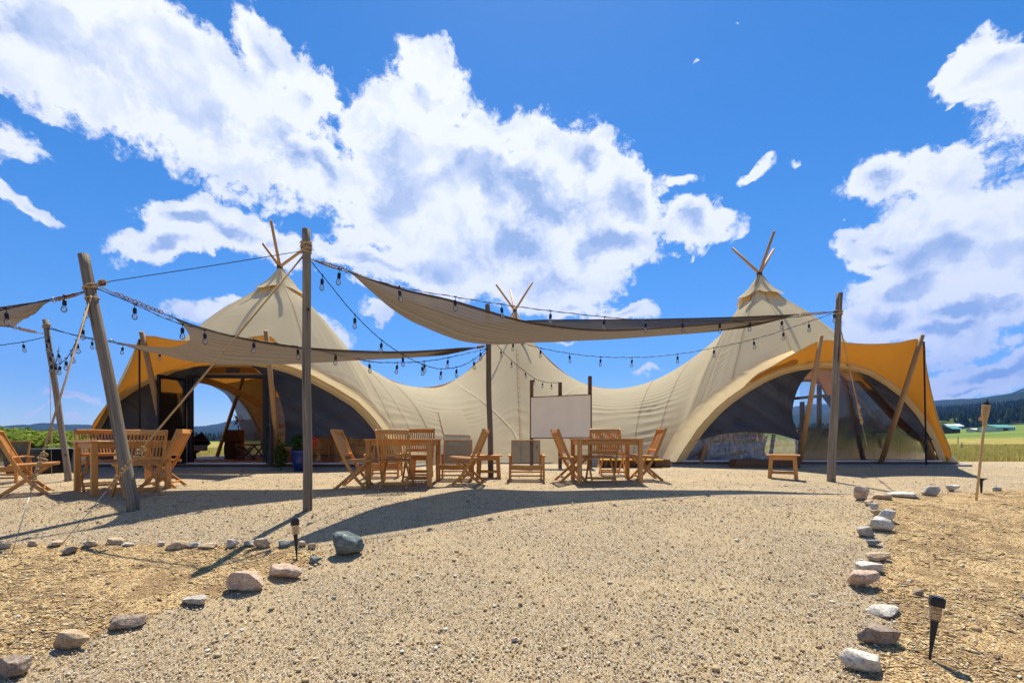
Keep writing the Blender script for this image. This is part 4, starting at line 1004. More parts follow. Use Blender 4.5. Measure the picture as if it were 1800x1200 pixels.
# ---------------------------------------------------------------- interior things
zdk = .16
def stool_x(px, Y, label, rz=0.3):
    t = thing('folding_stool', label, 'stool', ((px-HX)/F*Y, Y, zdk), rz)
    for s in (-1, 1):
        b = MB(); b.sweep([(-.22, s*.17, 0), (.22, s*.17, .44)], rect(.03,.03)); obj('leg', b, 'dark_wood', t)
        b = MB(); b.sweep([(.22, s*.20, 0), (-.22, s*.20, .44)], rect(.03,.03)); obj('leg', b, 'dark_wood', t)
    b = MB(); b.grid([[Vector((x, y, .45-.05*math.cos(x/.24*1.5))) for y in (-.2, .2)] for x in np.linspace(-.24, .24, 9)]); obj('seat', b, 'brown_leather', t)
stool_x(432, 12.0, 'brown leather x-frame folding stool just inside the open double doors'); stool_x(446, 12.6, 'brown leather x-frame folding stool behind its twin inside the double doors', -.2)
def itable(px, Y, L, Wd, H, m, label, z=zdk, rz=0, top=.03):
    t = thing('table', label, 'table', ((px-HX)/F*Y, Y, z), rz)
    b = MB(); b.box((0,0,H-top/2), (L, Wd, top)); obj('tabletop', b, m, t)
    for sx in (-1,1):
        for sy in (-1,1):
            b = MB(); b.box((sx*(L/2-.06), sy*(Wd/2-.06), (H-top)/2), (.05,.05,H-top)); obj('leg', b, m, t)
    return t
itable(372, 13.0, 1.4, .6, .55, 'dark_wood', 'low dark wooden table inside the left entrance')
def case(px, py0, Y, wd, h, m, label, cat, name, z=None, dp=.4):
    x = (px-HX)/F*Y; z = zdk if z is None else z
    t = thing(name, label, cat, (x, Y, z)); b = MB(); b.box((0,0,h/2), (wd, dp, h)); obj('body', b, m, t)
    b = MB(); b.box((0,-dp/2-.006,h*.75), (wd*.86, .012, h*.34)); obj('front_panel', b, m, t); b = MB(); b.box((0,-dp/2-.006,h*.3), (wd*.86, .012, h*.34)); obj('front_panel', b, m, t)
    return t
case(412, 760, 13.6, .42, .85, 'brown_leather', 'upright brown leather trunk standing by the rear opening of the left tent', 'trunk', 'leather_trunk')
t = thing('folding_screen', 'slanted black board standing on the low dark table', 'board', P(358, 786, 13.0)); b = MB(); b.sweep([(-.32,0,0), (.0,.12,.28)], rect(.5,.02), up=(0,-1,.4)); obj('panel', b, 'black_plastic', t)
b = MB(); b.sweep([(-.1,.25,0), (.0,.12,.27)], rect(.03,.02)); obj('stand', b, 'black_plastic', t)
t = thing('seat_box', 'pale box lying on the low dark table', 'box', P(351, 792, 12.9)); b = MB(); b.box((0,0,.07), (.32,.2,.14)); obj('body', b, 'white_wall', t); b = MB(); b.box((0,0,.15), (.34,.22,.025)); obj('lid', b, 'white_paint', t)
# fan
t = thing('pedestal_fan', 'round pedestal fan beside the brown leather trunk', 'fan', ((419-HX)/F*13.9, 13.9, zdk))
b = MB(); b.tube([(0,0,0),(0,0,1.0)], .015, 8); obj('stand', b, 'black_metal', t); b = MB(); b.tube([(0,0,0),(0,0,.03)], .18, 20); obj('base', b, 'black_metal', t)
b = MB()
for r_ in (.08,.13,.19): b.tube([(r_*math.cos(a), -.06+.02*(r_ < .15), 1.15+r_*math.sin(a)) for a in np.linspace(0, 2*math.pi, 25)], .006, 4)
for k in range(12): a = k*math.pi/6; b.tube([(0,-.08,1.15),(.19*math.cos(a),-.06,1.15+.19*math.sin(a))], .003, 4)
obj('cage', b, 'grey_plastic', t)
b = MB()
for k in range(3):
    a = k*2.09; b.sweep([(0,-.03,1.15),(.15*math.cos(a),-.03,1.15+.15*math.sin(a))], rect(.02,.09), up=(0,1,0))
obj('blade', b, 'grey_plastic', t)
t = thing('rug', 'brown patterned rug on the deck inside the left doors', 'rug', ((400-HX)/F*11.6, 11.6, zdk+.004)); b = MB(); b.box((0,0,.006), (2.6,1.7,.012), .002); obj('weave', b, 'rug', t)
# chairs and wood inside right bottom of the left tent: a small bar behind the vinyl
def ladderish(px, Y, label):
    t = thing('wooden_chair', label, 'chair', ((px-HX)/F*Y, Y, zdk), .2)
    for s in (-1,1):
        b = MB(); b.box((s*.22, .2, .42), (.04,.04,.84)); obj('leg', b, 'teak', t); b = MB(); b.box((s*.22, -.2, .21), (.04,.04,.42)); obj('leg', b, 'teak', t)
    b = MB(); b.box((0,0,.43), (.48,.46,.03)); obj('seat', b, 'teak', t)
    for z in (.55,.68,.80): b = MB(); b.box((0,.2,z), (.40,.02,.06)); obj('slat', b, 'teak', t)
ladderish(597, 11.6, 'orange-brown wooden chair behind the low clear vinyl, left of the outdoor folding chair'); ladderish(635, 12.0, 'orange-brown wooden chair behind the low clear vinyl, just left of the near-left table')
# right tent interior
case(1612, 790, 14.0, 1.2, .9, 'dark_wood', 'dark wooden serving counter deep inside the right tent', 'counter', 'serving_counter')
itable(1560, 13.4, 1.3, .6, .8, 'dark_wood', 'dark table inside the right tent beside the grey curtain')
case(1236, 790, 12.3, .9, .55, 'dark_wood', 'dark crate behind the wrinkled vinyl at the left foot of the right arch', 'crate', 'storage_crate', dp=.5)
t = thing('reflection_bars', 'brown wooden bars added for the wood-like reflections on the wrinkled vinyl of the right tent', 'bars', ((1290-HX)/F*12.2, 12.2, zdk), group=None)  # added bars that stand in for reflections on the wrinkled vinyl
rnd = random.Random(4)
for k in range(16):
    x = -0.9+k*.125; b = MB(); b.sweep([(x, 0.1*rnd.random(), 0.02), (x+rnd.uniform(-.25,.25), .2, rnd.uniform(.5,.8))], rect(.09,.07,.02)); obj('reflection_bar', b, rnd.choice(['weathered','dark_wood','pine']), t)
# blue pot with flowers right of the doors
t = thing('flower_pot', 'glazed blue pot with red flowers beside the left tent doors, behind the straight post', 'potted plant', ((529-HX)/F*9.9, 9.9, .06))
b = MB(); prof = [(.10,0),(.14,.0),(.17,.2),(.19,.38),(.21,.40),(.21,.44),(.17,.44),(.16,.36)]
b.grid([[Vector((r_*math.cos(a), r_*math.sin(a), z)) for a in np.linspace(0, 2*math.pi, 25)] for r_, z in prof]); obj('pot', b, 'blue_glaze', t)
b = MB(); rnd = random.Random(9); leafcloud(b, (0,0,.6), .26, .26, .22, 500, .045, rnd); leafcloud(b, (-.42,0,.35), .16, .15, .38, 350, .04, rnd); obj('foliage', b, 'flower_leaf', t)
b = MB(); leafcloud(b, (.28,-.05,.62), .17, .14, .15, 160, .028, rnd); obj('flowers', b, 'red_flower', t)

# ---------------------------------------------------------------- shade posts
def post(base_px, base_Y, top, r0, r1, label, m='weathered', seed=0):
    bx = (base_px-HX)/F*base_Y; f = Vector((bx, base_Y, G(bx, base_Y))); top = P(*top)
    t = thing('shade_post', label, 'post', f, world=True, group='weathered wooden posts that carry the shade sails')
    n_ = 22; pts = []; sc = []
    for i in range(n_+1):
        k = i/n_; p = f.lerp(top, k)-Vector((0,0,.25*(1-k) if i == 0 else 0))
        p += Vector((noise.noise(Vector((k*3, seed, 0))), noise.noise(Vector((k*3, seed, 9))), 0))*0.02
        pts.append(p); sc.append((r0+(r1-r0)*k)*(1+.05*noise.noise(Vector((k*8, seed, 4)))))
    sec = [(math.cos(a)*(1+.05*noise.noise(Vector((math.cos(a)*2, math.sin(a)*2, seed)))), math.sin(a)*(1+.05*noise.noise(Vector((math.cos(a)*2, math.sin(a)*2, seed+5))))) for a in [2*math.pi*k/16 for k in range(16)]]
    b = MB(); b.sweep(pts, sec, scale=sc, up=(0,1,0), smooth=True)
    # uv in metres round the trunk
    b.uv = [[(u*(r0+r1)/2, v) for u, v in fu] for fu in b.uv]
    obj('trunk', b, m, t); return t, f, top
def wrap(t, f, top, kz, r, n=4, m='rope'):
    b = MB(); c = f.lerp(top, kz); d = (top-f).normalized()
    s1 = d.cross(Vector((0,1,0))).normalized(); s2 = d.cross(s1)
    pts = []
    for i in range(n*14):
        a = i/14*2*math.pi; pts.append(c+s1*math.cos(a)*r+s2*math.sin(a)*r+d*(i/14*0.028+0.01*math.sin(i*.7)))
    b.tube(pts, .010, 6); obj('rope_wrap', b, m, t)
tP, fP, topP = post(540.5, 5.4, (538, 403, 5.4), .052, .046, 'straight weathered post in the centre left, its top wrapped in rope', seed=1)
wrap(tP, fP, topP, .915, .058, 5)
tL, fL, topL = post(237, 5.42, (147, 448, 5.6), .064, .057, 'thick weathered post leaning left in front of the far left table', seed=2)
wrap(tL, fL, topL, .86, .068, 2); wrap(tL, fL, topL, .82, .067, 1)
tR, fR, topR = post(1461, 8.3, (1476, 515, 8.3), .070, .050, 'weathered post before the right arched entrance', seed=3)
wrap(tR, fR, topR, .885, .06, 3)
tM, fM, topM = post(863, 8.5, (857, 535, 8.5), .052, .047, 'thin weathered post left of the white board, topped by the big shade sail', 'weathered_dark', seed=4)
tF, fF, topF = post(121, 7.8, (80, 562, 7.9), .046, .040, 'thin leaning post behind the far left table, hung with bulbs', seed=5)
wrap(tF, fF, topF, .95, .05, 2)

# ---------------------------------------------------------------- shade sails
def sail(label, fr, md, bk, corners, n=70, m_=22):
    """fr, md, bk: front edge, belly line and back edge, sharing their end corners"""
    A = resample(catmull(fr, 10), n); M = resample(catmull(md, 10), n); Bk = resample(catmull(bk, 10), n)
    o0 = A[0]
    t = thing('shade_sail', label, 'shade sail', A[0].lerp(A[-1], .5), world=True, group='taupe shade sails stretched between the posts')
    rows = []; uvs = []
    for j in range(m_+1):
        v = j/m_; row = []; ur = []
        for i in range(n):
            p = A[i]*(2*(v-.5)*(v-1))+M[i]*(4*v*(1-v))+Bk[i]*(2*v*(v-.5))
            e = math.sin(math.pi*v)*(abs(2*i/(n-1)-1)**1.2)*min(1, i/9, (n-1-i)/9)
            p = p+Vector((0,0,.09*e*math.sin(v*30+3*noise.noise(Vector((i*.03, v*3, 1))))+.02*math.sin(math.pi*v)*noise.noise(Vector((p.x*1.2, v*5, 2)))))
            row.append(p); ur.append((i*.09, v*2.0))
        rows.append(row); uvs.append(ur)
    b = MB(); b.grid(rows, uvs=uvs); obj('cloth', b, 'sail', t)
    for e in (A, Bk):
        b = MB(); b.sweep(e, rect(.045,.010,.003)); obj('edge_webbing', b, 'sail_edge', t)
    for (a, b_, kn) in corners:
        rb = MB(); L = (b_-a); pts = [a+L*(k/20)+Vector((0,0,-0.02*math.sin(math.pi*k/20))) for k in range(21)]
        rb.tube(pts, .007, 6)
        if kn:
            q0, q1 = a+L*.15, a+L*.75
            hp = [q0.lerp(q1, k/60)+Vector((0, math.cos(k*1.1)*.018, math.sin(k*1.1)*.018+(.02*noise.noise(Vector((k*.3,2,3)))))) for k in range(61)]; rb.tube(hp, .007, 5)
        obj('corner_rope', rb, 'rope_brown' if kn else 'cable_black', t)
        rg = MB(); d = L.normalized(); rg.tube([a+d*.03+Vector((0, .03*math.cos(q), .03*math.sin(q))) for q in np.linspace(0, 6.28, 14)], .006, 5); obj('ring', rg, 'wire', t)
    return t, A, Bk
P1 = P(612, 476, 5.75); P2 = P(1400, 553, 8.0); P3 = P(868, 566, 8.1)
sail('large taupe shade sail slung from the straight centre left post to the right post',
     [P1, P(698,506,5.9), P(790,527,6.15), P(855,546,6.4), P(920,564,6.7), P(1000,576,7.0), P(1080,580,7.25), P(1180,575,7.5), P(1290,566,7.75), P2],
     [P1, P(690,537,6.2), P(752,570,6.5), P(810,594,6.8), P(880,603,7.2), P(960,600,7.4), P(1050,596,7.6), P(1160,587,7.8), P(1280,575,7.9), P2],
     [P1, P(690,518,6.4), P(760,543,7.2), P(820,562,7.9), P(860,568,8.2), P(945,563,8.15), P(1040,562,8.1), P(1150,561,8.1), P(1280,558,8.05), P2],
     [(P1, P(549,456,5.4), True), (P2, P(1466,548,8.25), True)])
Q1 = P(305, 558, 5.9); Q2 = P(836, 611, 8.3); Q3 = P(200, 600, 7.6)
sail('taupe shade sail over the left entrance, between leaning post and thin middle post',
     [Q1, P(345,573,6.0), P(400,588,6.2), P(470,602,6.5), P(540,611,6.8), P(620,616,7.2), P(700,618,7.6), P(770,615,8.0), Q2],
     [P(320,607,6.5), P(348,626,6.65), P(400,633,6.8), P(470,636,7.0), P(540,636,7.2), P(620,633,7.5), P(700,628,7.8), P(770,620,8.1), Q2],
     [Q3, P(225,608,7.55), P(255,617,7.5), P(290,622,7.5), P(340,624,7.6), P(430,624,7.7), P(540,623,7.9), P(700,619,8.1), Q2],
     [(Q1, P(168,500,5.55), True), (Q3, P(84,577,7.88), False), (Q2, P(856,607,8.48), True)])
S1 = P(92, 528, 5.75)
sail('taupe shade sail running out of the picture at the far left',
     [P(-160,556,5.2), P(-60,548,5.3), P(0,541,5.4), P(45,534,5.55), S1],
     [P(-160,585,6.0), P(-60,578,6.1), P(0,563,6.2), P(40,556,6.2), P(68,542,6.1)],
     [P(-220,570,7.4), P(-120,566,7.3), P(-60,568,7.2), P(-20,571,7.1), P(24,575,7.0)],
     [(S1, P(150,513,5.55), True), (P(24,575,7.0), P(76,586,7.85), True)])

# ---------------------------------------------------------------- string lights
_sk = MB(); _sk.tube([(0,0,0),(0.004,0,-.05)], .004, 5); _sk.tube([(0,0,-.045),(0,0,-.055),(0,0,-.10),(0,0,-.115)], .021, 10, scale=[.5, .95, 1, .85])
_sk.tube([(-.02,0,.004),(.02,0,.004)], .009, 6)
SOCK = _sk.mesh('socket'); SOCK.materials.append(MATS['cable_black'])
_bl = MB(); prof = [(.002,-.20),(.014,-.196),(.026,-.182),(.031,-.165),(.029,-.148),(.021,-.13),(.014,-.115)]
_bl.grid([[Vector((r_*math.cos(a), r_*math.sin(a), z)) for a in np.linspace(0, 2*math.pi, 15)] for r_, z in prof]); BULB = _bl.mesh('bulb'); BULB.materials.append(MATS['bulb_glass'])
_fi = MB(); _fi.tube([(0,0,-.115),(.006,0,-.14),(-.004,0,-.16),(.004,0,-.172)], .0025, 5); FIL = _fi.mesh('filament'); FIL.materials.append(MATS['wire'])
def strings(label, pts, n=None, xs=None, s=1.0, sag=0.0):
    line = resample(catmull([P(*p) for p in pts], 14), 160); a, b = line[0], line[-1]
    t = thing('string_light', label, 'string lights', a.lerp(b, .5), world=True, group='black festoon strings of clear bulbs')
    cb = MB(); cb.tube(line, .0055, 5); cb.tube([p+Vector((0,0,.008*math.sin(i*.9))) for i, p in enumerate(line)], .003, 4); obj('cable', cb, 'cable_black', t)
    ids = []
    if xs: ids = [min(range(160), key=lambda i: abs(HX+F*line[i].x/line[i].y-x)) for x in xs]
    else: ids = [int(160*(k+.5)/n) for k in range(n)]
    off = OFF[t.name]
    for k, i in enumerate(ids):
        so_ = bpy.data.objects.new('socket', SOCK); COL.objects.link(so_); so_.parent = t; so_.location = line[i]-off; so_.scale = (s,)*3
        so_.rotation_euler = (random.uniform(-.12,.12), random.uniform(-.12,.12), random.uniform(0, 6))
        bo = bpy.data.objects.new('bulb', BULB); COL.objects.link(bo); bo.parent = so_
        if s*F/line[i].y > 85:
            fo = bpy.data.objects.new('filament', FIL); COL.objects.link(fo); fo.parent = so_
strings('string of bulbs along the upper edge of the big central shade sail, post to post', [(546,455,5.4),(612,478,5.6),(698,503,5.8),(796,521,6.0),(883,535,6.3),(965,546,6.6),(1063,557,6.9),(1132,562,7.2),(1262,564,7.7),(1370,560,8.0),(1470,547,8.25)],
        xs=[600,699,797,883,965,1063,1132,1199,1263,1318,1373,1466], s=1.0)
strings('string of bulbs swooping steeply down from the straight post to the thin middle post', [(546,458,5.4),(575,494,5.6),(622,551,6.0),(670,597,6.5),(708,623,7.0),(742,640,7.4),(775,648,7.8),(810,643,8.1),(838,628,8.3),(858,610,8.45)],
        xs=[566,625,671,708,742,776,802,832], s=.95)
strings('string of bulbs along the edge of the left shade sail from the leaning post', [(166,505,5.55),(235,534,5.7),(300,563,5.85),(361,580,6.0),(447,597,6.3),(524,609,6.7),(592,620,7.1),(648,635,7.5),(700,637,7.7),(745,635,7.9),(790,628,8.15),(857,612,8.45)],
        xs=[236,318,361,447,524,592,647,700,746,787,846], s=1.0)
strings('long string of bulbs from the middle post to the right post above the white board', [(862,598,8.45),(904,600,8.6),(952,612,8.8),(1001,621,8.9),(1055,627,8.9),(1112,628,8.9),(1144,627,8.9),(1192,622,8.8),(1240,614,8.7),(1325,596,8.5),(1420,566,8.35),(1472,547,8.25)],
        xs=[903,952,1001,1054,1112,1192,1255,1325,1378,1420], s=.95)
strings('short string of small bulbs from the middle post down to the white board', [(866,596,8.5),(884,618,9),(902,636,9.6),(922,652,10),(940,665,10.3),(962,672,10.5),(984,672,10.7)], xs=[880,899,923,939,954,969], s=.8)
strings('drooping string of bulbs between the leaning post and the thin far post', [(158,512,5.55),(150,560,5.8),(134,600,6.2),(118,628,6.7),(102,640,7.1),(92,632,7.4),(84,605,7.7),(81,590,7.85)], n=9, s=.9)
strings('string of bulbs hanging close down the thin far post at left', [(84,580,7.85),(90,612,7.8),(92,640,7.7),(98,636,7.6),(104,610,7.8)], n=5, s=.9)
strings('string of bulbs along the edge of the far left shade sail', [(-180,560,5.2),(-60,552,5.3),(0,545,5.4),(60,532,5.5),(115,520,5.5),(150,512,5.55)], xs=[-120,-60,10,115], s=1.0)
strings('thin string of bulbs leaving the picture at left below the cut-off shade sail', [(-200,640,7.6),(-90,625,7.7),(0,607,7.8),(40,601,7.85),(80,592,7.88)], xs=[-120,-50,40], s=.9)
strings('string of bulbs from the thin far post behind the leaning post to the left sail', [(84,574,7.88),(120,586,7.8),(160,596,7.7),(190,600,7.7),(216,606,7.7),(260,612,7.7),(300,618,7.7),(420,618,8)], xs=[162,170,216,282], s=.85)

# ---------------------------------------------------------------- guy ropes
def guy(label, pts, ktop, kk, thick=.010, thin=.004, m='rope', cat='rope'):
    L = [P(*p) for p in pts]; a, b = L[0], L[-1]
    t = thing('guy_rope', label, cat, b, world=True)
    k = a.lerp(b, kk)
    r = MB(); r.tube([a, a.lerp(b, kk*.5)+Vector((0,0,-.012)), k], thick if ktop else thin, 7); obj('rope', r, m, t)
    r = MB(); r.tube([k, a.lerp(b, (kk+1)/2), b], thin, 6); obj('cable', r, 'wire', t)
    d = (b-a).normalized(); s1 = d.cross(Vector((0,1,0))).normalized(); s2 = d.cross(s1); r = MB()
    q0, q1 = a.lerp(b, kk-.13), k
    r.tube([q0.lerp(q1, i/110)+(s1*math.cos(i*.75+2*noise.noise(Vector((i*.11,5,1))))+s2*math.sin(i*.75))*(.012+.03*max(0, noise.noise(Vector((i*.09, 1, len(label)))))) for i in range(111)], thick*.85, 6)
    r.tube([q0+s1*(.04*math.sin(i*.5)*math.sin(i*.13)+.02)+d*(i*.006)+s2*.02*math.cos(i*.6) for i in range(26)], thick*.85, 6); obj('knot', r, m, t)
    return t
def gl(px, py): g = ground_hit(px, py); return (px, py, g.y)
guy('tan guy rope from the leaning post down to the straw bed at the far left', [(160,520,5.5), gl(20,975)], True, .80)
guy('long tan guy rope slanting from the straight post across the leaning post to the ground', [(541,440,5.4), gl(108,957)], True, .84)
guy('tan guy rope from the right post slanting before the clear vinyl window', [(1473,556,8.25), (1534,829,9.6)], True, .66, .009)
guy('thin vertical guy line from the thin far post to the gravel beside the black bin', [(86,574,7.9), (91,836,8.7)], False, .78, .009)
t = thing('tension_line', 'straight dark line stretched from the leaning post to the straight post', 'rope', P(160,500,5.55), world=True)
r = MB(); r.tube([P(190,495,5.53), P(360,469,5.47), P(531,441,5.4)], .0045, 6); obj('line', r, 'cable_black', t)
r = MB(); r.tube([P(163,500,5.55), P(192,495,5.53)], .008, 6); r.tube([P(176+4*math.cos(i*.8)+i*.12, 497+5*math.sin(i*.8), 5.5) for i in range(60)], .008, 5); obj('knot', r, 'rope', t)

# ---------------------------------------------------------------- furniture
def beamobj(name, t, pts, sec, m='teak', up=(0,0,1)):
    b = MB(); b.sweep(pts, sec, up=up); return obj(name, b, m, t)
def folding_chair(label, loc, rz, group):
    t = thing('folding_chair', label, 'chair', loc, rz, group)
    prof = [(.25,0),(.10,.15),(0,.30),(-.09,.47),(-.17,.66),(-.235,.82),(-.265,.90)]
    pr = catmull([Vector((x,0,z)) for x, z in prof], 4)
    for s in (-1, 1): beamobj('leg', t, [p+Vector((0,s*.235,0)) for p in pr], rect(.026,.046,.005), up=(1,0,.3))
    for s in (-1, 1): beamobj('leg', t, [(-.22,s*.195,0),(.24,s*.195,.40)], rect(.026,.042,.005), up=(1,0,0))
    for s in (-1, 1): beamobj('seat_rail', t, [(-.14,s*.215,.405),(.33,s*.215,.428)], rect(.024,.04,.004))
    for k in range(8):
        y = -.182+k*.052; beamobj('seat_slat', t, [(-.135,y,.425),(.0,y,.428),(.20,y,.440),(.34,y,.444)], rect(.038,.014,.003))
    beamobj('seat_front', t, [(.325,-.2,.425),(.325,.2,.425)], rect(.03,.03,.004))
    beamobj('top_rail', t, [(-.255,-.222,.865),(-.272,0,.868),(-.255,.222,.865)], rect(.024,.075,.006), up=(.35,0,1))
    beamobj('lower_rail', t, [(-.108,-.222,.515),(-.118,0,.515),(-.108,.222,.515)], rect(.022,.045,.005), up=(.4,0,1))
    for k in range(11):
        y = -.19+k*.038; beamobj('slat', t, [(-.116,y,.53),(-.182,y,.68),(-.258,y,.838)], rect(.020,.010,.002), up=(1,0,.3))
    beamobj('stretcher', t, [(.175,-.222,.065),(.175,.222,.065)], rect(.022,.032,.004)); beamobj('stretcher', t, [(-.13,-.183,.08),(-.13,.183,.08)], rect(.022,.032,.004))
    for s in (-1, 1):
        b = MB(); b.tube([(.052,s*.25,.232),(.052,s*.18,.232)], .007, 8); obj('bolt', b, 'wire', t)
    return t
CH = []
chair0 = None
def chair(px, py, rz, label, group, scale=None, Y=None):
    """px, py: the middle of the chair's footprint on the ground"""
    global chair0
    p = ground_hit(px, py); loc = (p.x, p.y, p.z)
    if chair0 is None: chair0 = folding_chair(label, loc, R(rz), group); return chair0
    return dup(chair0, loc, R(rz), label, group)
gA, gB, gC = 'folding chairs round the far left table', 'folding chairs round the near-left table', 'folding chairs round the right-hand table'
chair(622, 856, 4, 'folding chair on the left side of the near-left table, facing right', gB)
chair(696, 858, 92, 'folding chair with its back to us in front of the near-left table', gB)
chair(736, 843, -88, 'folding chair behind the near-left table, mostly hidden by the tabletop', gB)
chair(827, 850, 174, 'folding chair right of the near-left table, tilted back towards the thin middle post', gB)
chair(1001, 846, 8, 'folding chair on the left side of the right-hand table, below the white board', gC)
chair(1058, 848, 90, 'folding chair with its back to us in front of the right-hand table', gC)
chair(1074, 834, -90, 'folding chair behind the right-hand table, facing the camera', gC)
chair(1137, 843, 178, 'folding chair right of the right-hand table, facing left', gC)
chair(44, 868, 40, 'folding chair at the left picture edge, in profile facing the far left table', gA)
chair(176, 858, -35, 'folding chair behind the far left table, its slatted back showing left of the leaning post', gA)
chair(245, 871, 143, 'folding chair in front of the far left table, its back towards us', gA)
chair(290, 856, 196, 'folding chair at the right end of the far left table, seen from the side', gA)

def dining_table(label, c, rz, L, Wd, group):
    t = thing('garden_table', label, 'table', (c[0], c[1], G(c[0], c[1])), rz, group); H = .74
    n_ = 8; w_ = (Wd-.16)/n_
    for s in (-1, 1): beamobj('table_edge', t, [(-L/2, s*(Wd/2-.04), H-.0125), (L/2, s*(Wd/2-.04), H-.0125)], rect(.08,.028,.004))
    for s in (-1, 1): beamobj('table_edge', t, [(s*(L/2-.04), -Wd/2+.081, H-.0125), (s*(L/2-.04), Wd/2-.081, H-.0125)], rect(.08,.028,.004))
    for k in range(n_):
        y = -Wd/2+.08+w_*(k+.5); beamobj('plank', t, [(-L/2+.083, y, H-.014), (L/2-.083, y, H-.014)], rect(w_-.006,.022,.003))
    for s in (-1, 1):
        beamobj('apron', t, [(-L/2+.09, s*(Wd/2-.055), H-.068), (L/2-.09, s*(Wd/2-.055), H-.068)], rect(.022,.075,.003))
        beamobj('apron', t, [(s*(L/2-.055), -Wd/2+.09, H-.068), (s*(L/2-.055), Wd/2-.09, H-.068)], rect(.022,.075,.003))
        for q in (-1, 1): beamobj('leg', t, [(s*(L/2-.055), q*(Wd/2-.055), -.01), (s*(L/2-.055), q*(Wd/2-.055), H-.028)], rect(.072,.072,.008), up=(0,1,0))
    return t
gT = 'square teak garden tables'
dining_table('square teak table near the left centre with four folding chairs round it', (-1.76, 7.5), 0.0, 1.06, .95, gT)
dining_table('square teak table to the right, standing before the white board', (1.60, 7.85), 0.0, 1.10, .95, gT)
dining_table('square teak table at the far left, set cornerwise behind the leaning post', (-5.85, 6.85), R(-35), .96, .96, gT)
cl = MB()  # folded grey cloth on the far left table? kept low: a pale notebook seen between the chairs
t = thing('paper_sheet', 'pale sheet hanging between the chairs behind the far left table', 'paper', P(208, 800, 7.6)); b = MB(); b.box((0,0,0), (.14,.02,.2), .002); obj('sheet', b, 'white_board', t)

def lounge_chair(label, loc, rz):
    t = thing('lounge_chair', label, 'chair', loc, rz, 'low lounge chairs with dark sling seats')
    for s in (-1, 1):
        beamobj('leg', t, [(s*.29,-.28,0),(s*.285,-.27,.42)], rect(.035,.05), up=(0,1,0)); beamobj('leg', t, [(s*.28,.30,0),(s*.28,.24,.42)], rect(.035,.05), up=(0,1,0))
        beamobj('armrest', t, [(s*.295,-.33,.425),(s*.295,0,.44),(s*.29,.32,.42)], rect(.05,.024))
        beamobj('side_rail', t, [(s*.25,-.26,.26),(s*.25,.26,.20)], rect(.025,.06))
    beamobj('front_rail', t, [(-.27,-.265,.235),(0,-.275,.225),(.27,-.265,.235)], rect(.03,.085)); beamobj('stretcher', t, [(-.27,-.26,.09),(.27,-.26,.09)], rect(.02,.028)); beamobj('stretcher', t, [(-.27,.28,.12),(.27,.28,.12)], rect(.02,.028))
    b = MB(); b.grid([[Vector((x, y, z-.012*math.cos(x*5))) for x in np.linspace(-.235,.235,9)] for y, z in [(-.27,.29),(-.15,.275),(0,.262),(.15,.25),(.2,.25)]]); obj('seat', b, 'sling', t)
    b = MB(); b.grid([[Vector((x, y+.02*math.cos(x*5), z)) for x in np.linspace(-.235,.235,9)] for y, z in [(.19,.27),(.23,.38),(.27,.50),(.31,.62),(.335,.685)]]); obj('backrest', b, 'sling', t)
    for s in (-1, 1): beamobj('back_post', t, [(s*.25,.20,.24),(s*.25,.285,.50),(s*.25,.345,.69)], rect(.025,.035))
    beamobj('back_rail', t, [(-.25,.345,.69),(.25,.345,.69)], rect(.03,.02))
    return t
p = ground_hit(925, 843); L0 = lounge_chair('low lounge chair with grey-brown sling, standing alone left of the right-hand table', (p.x, p.y, p.z), 0.0)
p = ground_hit(802, 842); dup(L0, (p.x, p.y, p.z), 0.02, 'low lounge chair with grey-brown sling, behind the chair right of the near-left table')
p = ground_hit(676, 838); dup(L0, (p.x, p.y, p.z), 0.1, 'low lounge chair with grey sling, hidden behind the near-left table')
p = ground_hit(0, 848); dup(L0, (p.x, p.y, p.z), .5, 'low wooden lounge chair cut by the left picture edge behind the profile chair')
def side_table(label, px, py, rz, L=.5, Wd=.42, H=.42, sp=.03):
    p = ground_hit(px, py); t = thing('side_table', label, 'side table', (p.x, p.y, p.z), R(rz), 'small teak side tables')
    n_ = 5
    for k in range(n_): w_ = Wd/n_; beamobj('plank', t, [(-L/2, -Wd/2+w_*(k+.5), H-.012), (L/2, -Wd/2+w_*(k+.5), H-.012)], rect(w_-.005,.024,.005))
    for s in (-1, 1):
        for q in (-1, 1): beamobj('leg', t, [(s*(L/2-.07+sp*.4), q*(Wd/2-.05), 0), (s*(L/2-.085), q*(Wd/2-.06), H-.024)], rect(.062,.055,.006), up=(0,1,0))
        beamobj('apron', t, [(s*(L/2-.09), -Wd/2+.07, H-.055), (s*(L/2-.09), Wd/2-.07, H-.055)], rect(.02,.06))
        beamobj('apron', t, [(-L/2+.11, s*(Wd/2-.06), H-.06), (L/2-.11, s*(Wd/2-.06), H-.06)], rect(.02,.07))
    beamobj('stretcher', t, [(-L/2+.09, -Wd/2+.06, .115), (L/2-.09, -Wd/2+.06, .115)], rect(.022,.035)); beamobj('stretcher', t, [(-L/2+.09, Wd/2-.06, .115), (L/2-.09, Wd/2-.06, .115)], rect(.022,.035))
    return t
side_table('small teak side table standing alone in front of the right tent', 1376, 841, -31, .54, .42, .45)
side_table('small teak side table at the foot of the thin middle post', 859, 839, 0, .50, .42, .42)
side_table('small teak side table between the near-left table and the lounge chair behind it', 740, 839, 0, .46, .4, .42)

